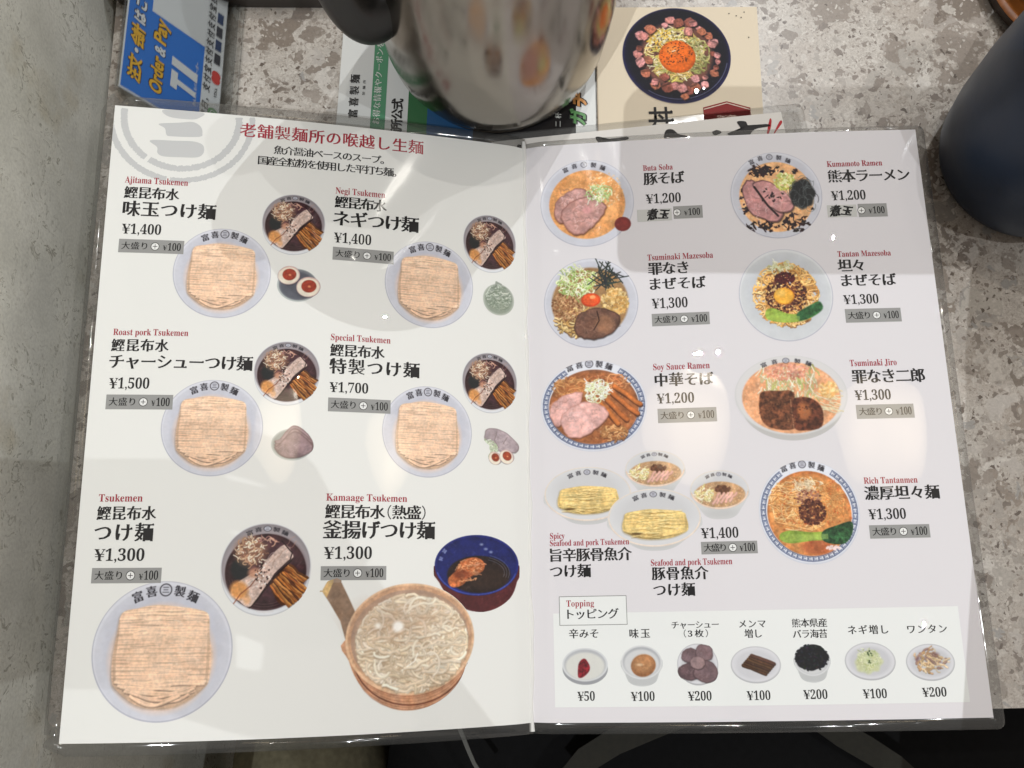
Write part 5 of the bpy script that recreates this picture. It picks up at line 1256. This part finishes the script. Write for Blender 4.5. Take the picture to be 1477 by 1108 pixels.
sign_sans('Order', 21, LSC * .115, .34, .008, SY); sign_sans('&', 5, LSC * .10, .35, .0305, SWH); sign_sans('Pay', 14, LSC * .115, .34, .0375, SY)
sign_sans('T', 10, LSC * .22, .61, .016, SWH, False, .06); sign_sans('1', 5, LSC * .22, .61, .0285, SWH, False, .075)
stext('sign_note', 'c', 'かんたんモバイルオーダー', 26, LSC * .035, .735, .014, SWH)
stext('sign_note', 'l', 'PayPay', 13, LSC * .05, .745, -.002, SY)
stext('sign_note', 'c', '支付微信扫，支付宝支付支付支付宝扫', 92, LSC * .075, .845, -.006, SK, .0002, .18, .03, .02)
def sdisc(x, y, r, m, z=.0002): mesh_ob('payment_mark', [sp(x * LX + r * math.cos(a * .2618), y + r * math.sin(a * .2618), z) for a in range(24)], [tuple(range(24))], m, st)
SRED = print_mat('sign_red', (206, 60, 52), False); SG = print_mat('sign_green', (50, 140, 62), False)
sdisc(.935, .0365, .0026, SRED); sdisc(.935, .0392, .0026, SRED, .0003); sdisc(.935, .016, .0032, SG); sdisc(.935, .016, .0018, SWH, .0003); sdisc(.935, .016, .0014, SG, .0004)
stext('payment_mark', 'l', 'VISA', 6, LSC * .03, .945, .026, SK)
for k in range(4): quad('payment_mark', [(.90, .046 + k * .0085), (.965, .046 + k * .0085), (.965, .0525 + k * .0085), (.90, .0525 + k * .0085)], .0002, print_mat('sign_mark_%d' % (k % 2), ((40, 42, 52), (30, 54, 96))[k % 2], False))

# ---------------------------------------------------------------- steel water jug
jug = empty('water_jug', (JX, JY, .0045)); tag(jug, 'polished steel water jug with a black handle standing at the top edge above the menu', 'jug')
STEEL, nt, bs = mat('polished_steel'); bs.inputs['Metallic'].default_value = 1; bs.inputs['Base Color'].default_value = (.29, .265, .23, 1)
g = N(nt, 'ShaderNodeNewGeometry'); n = N(nt, 'ShaderNodeTexNoise', Scale=14., Detail=2.); nt.links.new(g.outputs['Position'], n.inputs[0]); n2 = N(nt, 'ShaderNodeTexNoise', Scale=90., Detail=4.); nt.links.new(g.outputs['Position'], n2.inputs[0])
b = N(nt, 'ShaderNodeBump', Strength=1., Distance=.0005); nt.links.new(n.outputs[0], b.inputs['Height']); nt.links.new(b.outputs[0], bs.inputs['Normal'])
nt.links.new(ramp(nt, [(.35, (.15, .15, .15)), (.7, (.24, .24, .24))], n2.outputs[0]), bs.inputs['Roughness'])
R = JR
prof = [(.001, .0008), (R * .78, .0005), (R * .82, 0), (R * .845, .0015), (R * .855, .0035), (R * .90, .008), (R * .945, .015), (R * .975, .025), (R * .992, .042), (R, .062), (R * .985, .09), (R * .95, .12), (R * .9, .15), (R * .86, .18), (R * .85, .195), (R * .87, .2), (R * .85, .2005), (R * .835, .195), (R * .85, .18), (R * .93, .1), (R * .9, .03), (R * .7, .006), (.001, .006)]
P = [];
for i in range(len(prof) - 1):
    for k in range(3):
        t = k / 3; P.append((prof[i][0] * (1 - t) + prof[i + 1][0] * t, prof[i][1] * (1 - t) + prof[i + 1][1] * t))
P.append(prof[-1])
V, F = lathe(P, 96, (JX, JY, .0045)); mesh_ob('jug_body', V, F, STEEL, jug, True)
V, F = lathe([(R * .80, -.0004), (R * .84, -.0004), (R * .845, .0008)], 96, (JX, JY, .0045)); mesh_ob('base_ring', V, F, STEEL, jug, True)
# handle: a thick bowed black grip
hd = math.radians(HANG); dr = np.array([math.cos(hd), math.sin(hd), 0]); sd = np.array([-math.sin(hd), math.cos(hd), 0])
outer = np.array([(R * .90, .060), (R * 1.06, .055), (R * 1.22, .060), (R * 1.36, .075), (R * 1.45, .10), (R * 1.48, .13), (R * 1.43, .165), (R * 1.28, .188), (R * 1.06, .197), (R * .84, .196)])
inner = np.array([(R * .93, .092), (R * 1.02, .091), (R * 1.09, .094), (R * 1.14, .102), (R * 1.17, .115), (R * 1.18, .13), (R * 1.16, .148), (R * 1.09, .160), (R * .98, .166), (R * .84, .168)])
V = []; F = []; ns = 48; nk = 20
def cr(P, t):
    k = min(int(t), len(P) - 2); u = t - k; a, b_, c, d = P[max(k - 1, 0)], P[k], P[k + 1], P[min(k + 2, len(P) - 1)]
    return .5 * ((2 * b_) + (-a + c) * u + (2 * a - 5 * b_ + 4 * c - d) * u * u + (-a + 3 * b_ - 3 * c + d) * u ** 3)
for i in range(ns):
    t = i / (ns - 1) * (len(outer) - 1); o_, n_ = cr(outer, t), cr(inner, t); q = (o_ + n_) / 2; hf = (o_ - n_) / 2
    for j in range(nk):
        an = 2 * math.pi * j / nk; cc, ss = math.cos(an), math.sin(an); cc = abs(cc) ** .7 * (1 if cc > 0 else -1); ss = abs(ss) ** .7 * (1 if ss > 0 else -1)
        r_, z_ = q + hf * ss; V.append(tuple(np.array([JX, JY, .0045 + z_]) + dr * r_ + sd * cc * .0135))
for i in range(ns - 1):
    for j in range(nk): k = (j + 1) % nk; F.append((i * nk + j, i * nk + k, (i + 1) * nk + k, (i + 1) * nk + j))
F.append(tuple(range(nk))[::-1]); F.append(tuple(range((ns - 1) * nk, ns * nk)))
mesh_ob('jug_handle', V, F, plain('black_plastic', (24, 23, 22), .38, 0, .1, 40), jug, True)

# ---------------------------------------------------------------- navy cup, wooden saucer, dark tray
cup = empty('cup', (CUX, CUY, 0)); tag(cup, 'dark navy blue tumbler standing at the right edge beside the open menu', 'cup')
NAVY = plain('navy_glaze', (20, 42, 68), .42, 0, .18, 30, .5, .0004)
r = CUR; V, F = lathe([(.001, .002), (r * .68, .002), (r * .72, 0), (r * .80, .003), (r * .86, .010), (r * .93, .03), (r * .985, .06), (r * 1.0, .085), (r * 1.0, .1), (r * .985, .103), (r * .96, .101), (r * .95, .085), (r * .9, .05), (r * .8, .02), (r * .5, .01), (.001, .009)], 80, (CUX, CUY, 0)); mesh_ob('cup_body', V, F, NAVY, cup, True)
WOOD = plain('brown_wood', (140, 82, 34), .45, 0, .35, 70); WD = plain('dark_wood', (50, 34, 22), .45, 0, .2, 70)
pot = empty('condiment_pot', (.327, .262, 0)); tag(pot, 'dark pot on a round brown wooden saucer at the upper right corner', 'pot')
V, F = lathe([(.001, .001), (.050, .001), (.053, .004), (.0545, .010)], 72, (.327, .262, 0)); mesh_ob('saucer_rim', V, F, WD, pot, True)
V, F = lathe([(.0545, .0102), (.052, .0125), (.0500, .011), (.044, .006), (.001, .006)], 72, (.327, .262, 0)); mesh_ob('saucer', V, F, WOOD, pot, True)
V, F = lathe([(.001, .0065), (.030, .0065), (.034, .012), (.036, .03), (.034, .05), (.02, .056), (.001, .057)], 64, (.327, .262, 0)); mesh_ob('pot_body', V, F, plain('dark_glaze', (30, 26, 22), .35), pot, True)
tray = empty('dark_tray', (-.16, .29, 0)); tag(tray, 'dark brown tray whose rounded corner shows at the top edge between sign and jug', 'tray')
V, F = slab(rrect(-.235, .2425, -.0985, .36, .010), .0005, .013); mesh_ob('tray_body', V, F, plain('dark_lacquer', (44, 36, 30), .4), tray)
V, F = slab(rrect(-.231, .2465, -.1025, .356, .008), .0131, .0142); mesh_ob('tray_mat', V, F, plain('dark_mat', (30, 27, 25), .6), tray)

# ---------------------------------------------------------------- below the table edge: the bag on the lap
CLOTH = plain('black_cloth', (13, 13, 14), .9, 0, .2, 200, .2)
bagt = empty('shoulder_bag', (.12, -.26, -.2)); tag(bagt, 'black cloth bag with thin olive straps below the front edge of the table', 'bag')
V = []; F = []; nx, ny = 40, 20
for j in range(ny + 1):
    for i in range(nx + 1):
        u, v = i / nx, j / ny; x = BGX0 + .62 * u; y = -.12 - .34 * v
        e = min(1, 8 * min(u + .02, 1 - u, v + .3, 1 - v)); z = -.19 + .06 * e ** .5 * math.sin(math.pi * (.15 + .7 * u)) ** .5 + .006 * math.sin(u * 21 + v * 4) + .005 * math.sin(v * 17 + u * 9)
        if i in (0, nx) or j in (0, ny): z -= .02
        V.append((x + .01 * math.sin(v * 9), y, z))
n1 = len(V); V += [(x, y, -.34) for x, y, z in V]
cnt = set()
for j in range(ny):
    for i in range(nx): F.append((j * (nx + 1) + i, (j + 1) * (nx + 1) + i, (j + 1) * (nx + 1) + i + 1, j * (nx + 1) + i + 1))
for f in F:
    for i in range(4): cnt.add((f[i], f[(i + 1) % 4]))
F = F + [tuple(n1 + i for i in f[::-1]) for f in F] + [(j, i, n1 + i, n1 + j) for i, j in cnt if (j, i) not in cnt]
mesh_ob('bag_body', V, F, CLOTH, bagt, True)
def ribbon(name, P, w, m, parent, th=.0015):
    P = [np.array(p) for p in P]; V = []; F = []
    for i, p in enumerate(P):
        t = P[min(i + 1, len(P) - 1)] - P[max(i - 1, 0)]; s_ = np.array([-t[1], t[0], 0]); s_ /= np.linalg.norm(s_) + 1e-9; wi = w * (1 + .1 * math.sin(i))
        for a, z in ((-1, 0), (1, 0), (1, th), (-1, th)): V.append(tuple(p + s_ * wi / 2 * a + (0, 0, z)))
    for i in range(len(P) - 1):
        for k in range(4): F.append((i * 4 + k, i * 4 + (k + 1) % 4, (i + 1) * 4 + (k + 1) % 4, (i + 1) * 4 + k))
    F += [(3, 2, 1, 0), tuple(len(V) - 4 + k for k in range(4))]
    return mesh_ob(name, V, F, m, parent)
OLV = plain('olive_webbing', (34, 32, 25), .85, 0, .15, 300)
for P in STRAPS: ribbon('strap', P, .014, OLV, bagt)
cord = plain('pale_cord', (96, 96, 92), .8)
ribbon('cord', CORD, .0022, cord, bagt, .003)

# ---------------------------------------------------------------- the photographer, out of the frame above the table
person = empty('person', (0, -.45, -.72)); tag(person, 'person in black clothes seated at the table edge holding a phone above the menu', 'person')
class Rig:
    def __init__(s): s.v = []; s.e = []; s.r = []
    def add(s, p, r, prev=None):
        s.v.append(tuple(p)); s.r.append(r); i = len(s.v) - 1
        if prev is not None: s.e.append((prev, i))
        return i
rg = Rig()
pel = rg.add((-.02, -.66, -.20), .13)
wst = rg.add((-.02, -.66, -.02), .12, pel); chs = rg.add((-.02, -.64, .17), .14, wst); nk = rg.add((-.02, -.61, .33), .06, chs); nk2 = rg.add((-.022, -.58, .39), .052, nk)
hd0 = rg.add((-.024, -.56, .45), .075, nk2); hd1 = rg.add((-.024, -.55, .52), .085, hd0); hd2 = rg.add((-.024, -.555, .58), .07, hd1)
for s_ in (-1, 1):
    hip = rg.add((-.02 + s_ * .1, -.62, -.22), .09, pel); kn = rg.add((-.02 + s_ * .13, -.10 - .08, -.20), .062, hip); an_ = rg.add((-.02 + s_ * .13, -.12, -.62), .042, kn); rg.add((-.02 + s_ * .14, .02, -.685), .035, an_)
    sh = rg.add((-.02 + s_ * .17, -.62, .24), .055, chs)
    if s_ < 0:   # left arm down, its hand resting on the thigh
        el = rg.add((-.27, -.62, .0), .042, sh); wr = rg.add((-.17, -.47, -.10), .026, el); pm_ = rg.add((-.155, -.385, -.115), .028, wr)
        for k in range(4):
            a_ = rg.add((-.178 + k * .018, -.345, -.122), .0095, pm_); b2 = rg.add((-.18 + k * .019, -.322, -.128), .0085, a_); rg.add((-.181 + k * .0195, -.305 + abs(k - 1.5) * .004, -.137), .0075, b2)
        t1 = rg.add((-.125, -.375, -.118), .011, pm_); rg.add((-.11, -.35, -.125), .009, t1); continue
    el = rg.add((.17, -.44, .06), .042, sh)
    wr = rg.add((.118, -.175, .35), .026, el)
    pm_ = rg.add((.0 + s_ * .105, -.135, .41), .028, wr)
    for k, (dz, ln) in enumerate(((.03, .030), (.012, .034), (-.006, .032), (-.022, .026))):
        a_ = rg.add((.0 + s_ * .095, -.10 + dz, .432), .0095, pm_); b2 = rg.add((.0 + s_ * (.095 - ln * .5), -.095 + dz, .452 + .004), .0085, a_); rg.add((s_ * (.095 - ln * 1.05) + .0, -.093 + dz, .4605), .0075, b2)
    t1 = rg.add((.0 + s_ * .09, -.15, .435), .011, pm_); rg.add((s_ * .068, -.14, .468), .009, t1)
me = bpy.data.meshes.new('body'); me.from_pydata(rg.v, rg.e, []); me.update()
body = bpy.data.objects.new('body', me); COL.objects.link(body)
bm = bmesh.new(); bm.from_mesh(me); sl = bm.verts.layers.skin.verify(); bm.verts.ensure_lookup_table()
for i, v in enumerate(bm.verts): v[sl].radius = (rg.r[i], rg.r[i]); v[sl].use_root = (i == 0)
bm.to_mesh(me); bm.free()
body.modifiers.new('skin', 'SKIN').use_smooth_shade = True; sb = body.modifiers.new('sub', 'SUBSURF'); sb.levels = 1; sb.render_levels = 1
bev = body.evaluated_get(bpy.context.evaluated_depsgraph_get()); me2 = bpy.data.meshes.new_from_object(bev); body.modifiers.clear(); body.data = me2
SKIN = plain('skin', (196, 150, 122), .5, 0, .06, 40); me2.materials.clear(); me2.materials.append(CLOTH); me2.materials.append(SKIN); me2.materials.append(plain('olive_trousers', (112, 106, 86), .9, 0, .2, 200, .2))
for p_ in me2.polygons:
    c = p_.center; p_.use_smooth = True
    p_.material_index = 1 if (c.z > .37 or (c.z > .33 and abs(c.x) > .08 and c.y > -.2) or (c.x < -.1 and c.y > -.44 and c.z > -.15 and c.x > -.2)) else 2 if c.z < -.12 else 0
body.parent = person; body.matrix_parent_inverse = Matrix.Translation(-person.location)
V, F = lathe([(.001, .105), (.05, .1), (.08, .075), (.094, .03), (.092, -.02), (.08, -.05)], 32, (-.024, -.565, .525)); mesh_ob('hair', V, F, plain('black_hair', (18, 16, 15), .6), person, True)
ph = empty('phone', tuple(CAM)); tag(ph, 'black smartphone held over the menu, out of the frame', 'phone')
Mx = cam_ob.matrix_world
def cam_pt(x, y, z): return tuple(Mx @ Vector((x, y, z)))
V, F = slab(rrect(-.055, -.060, .105, .014, .008), .004, .012); mesh_ob('phone_body', [cam_pt(*v) for v in V], F, plain('phone_black', (20, 20, 22), .3), ph)

# ---------------------------------------------------------------- two unseen glowing shades, added so the film mirrors warm veils
GLOW, nt, bs = mat('added_glow_surface'); bs.inputs['Base Color'].default_value = (.8, .7, .55, 1); bs.inputs['Emission Color'].default_value = (1, .80, .55, 1); bs.inputs['Emission Strength'].default_value = 5.
g = N(nt, 'ShaderNodeNewGeometry')
for i, (x, y, z, lab) in enumerate(ADDED_GLOWS):
    m_ = GLOW.copy(); n_ = m_.node_tree; gg = N(n_, 'ShaderNodeNewGeometry'); dd = n_.nodes.new('ShaderNodeVectorMath'); dd.operation = 'DISTANCE'; n_.links.new(gg.outputs['Position'], dd.inputs[0]); dd.inputs[1].default_value = (x, y, z - .05)
    n_.links.new(ramp(n_, [(.0, (1, 1, 1)), (.06, (.8, .8, .8)), (.16, (.1, .1, .1))], dd.outputs['Value']), n_.nodes['Principled BSDF'].inputs['Emission Strength'])
    em = math_(n_, 'MULTIPLY', n_.nodes['Principled BSDF'].inputs['Emission Strength'].links[0].from_socket, 5.5); n_.links.new(em, n_.nodes['Principled BSDF'].inputs['Emission Strength'])
    pn = empty('added_glow', (x, y, z)); tag(pn, lab, 'lamp')
    V, F = lathe([(.001, -.05), (.05, -.048), (.10, -.035), (.13, -.01), (.13, .01), (.10, .035), (.05, .048), (.001, .05)], 40, (x, y, z)); mesh_ob('glow_shade', V, F, m_, pn, True)
    V, F = lathe([(.003, .05), (.003, .8)], 8, (x, y, z)); mesh_ob('glow_cable', V, F, edge_m, pn, True)
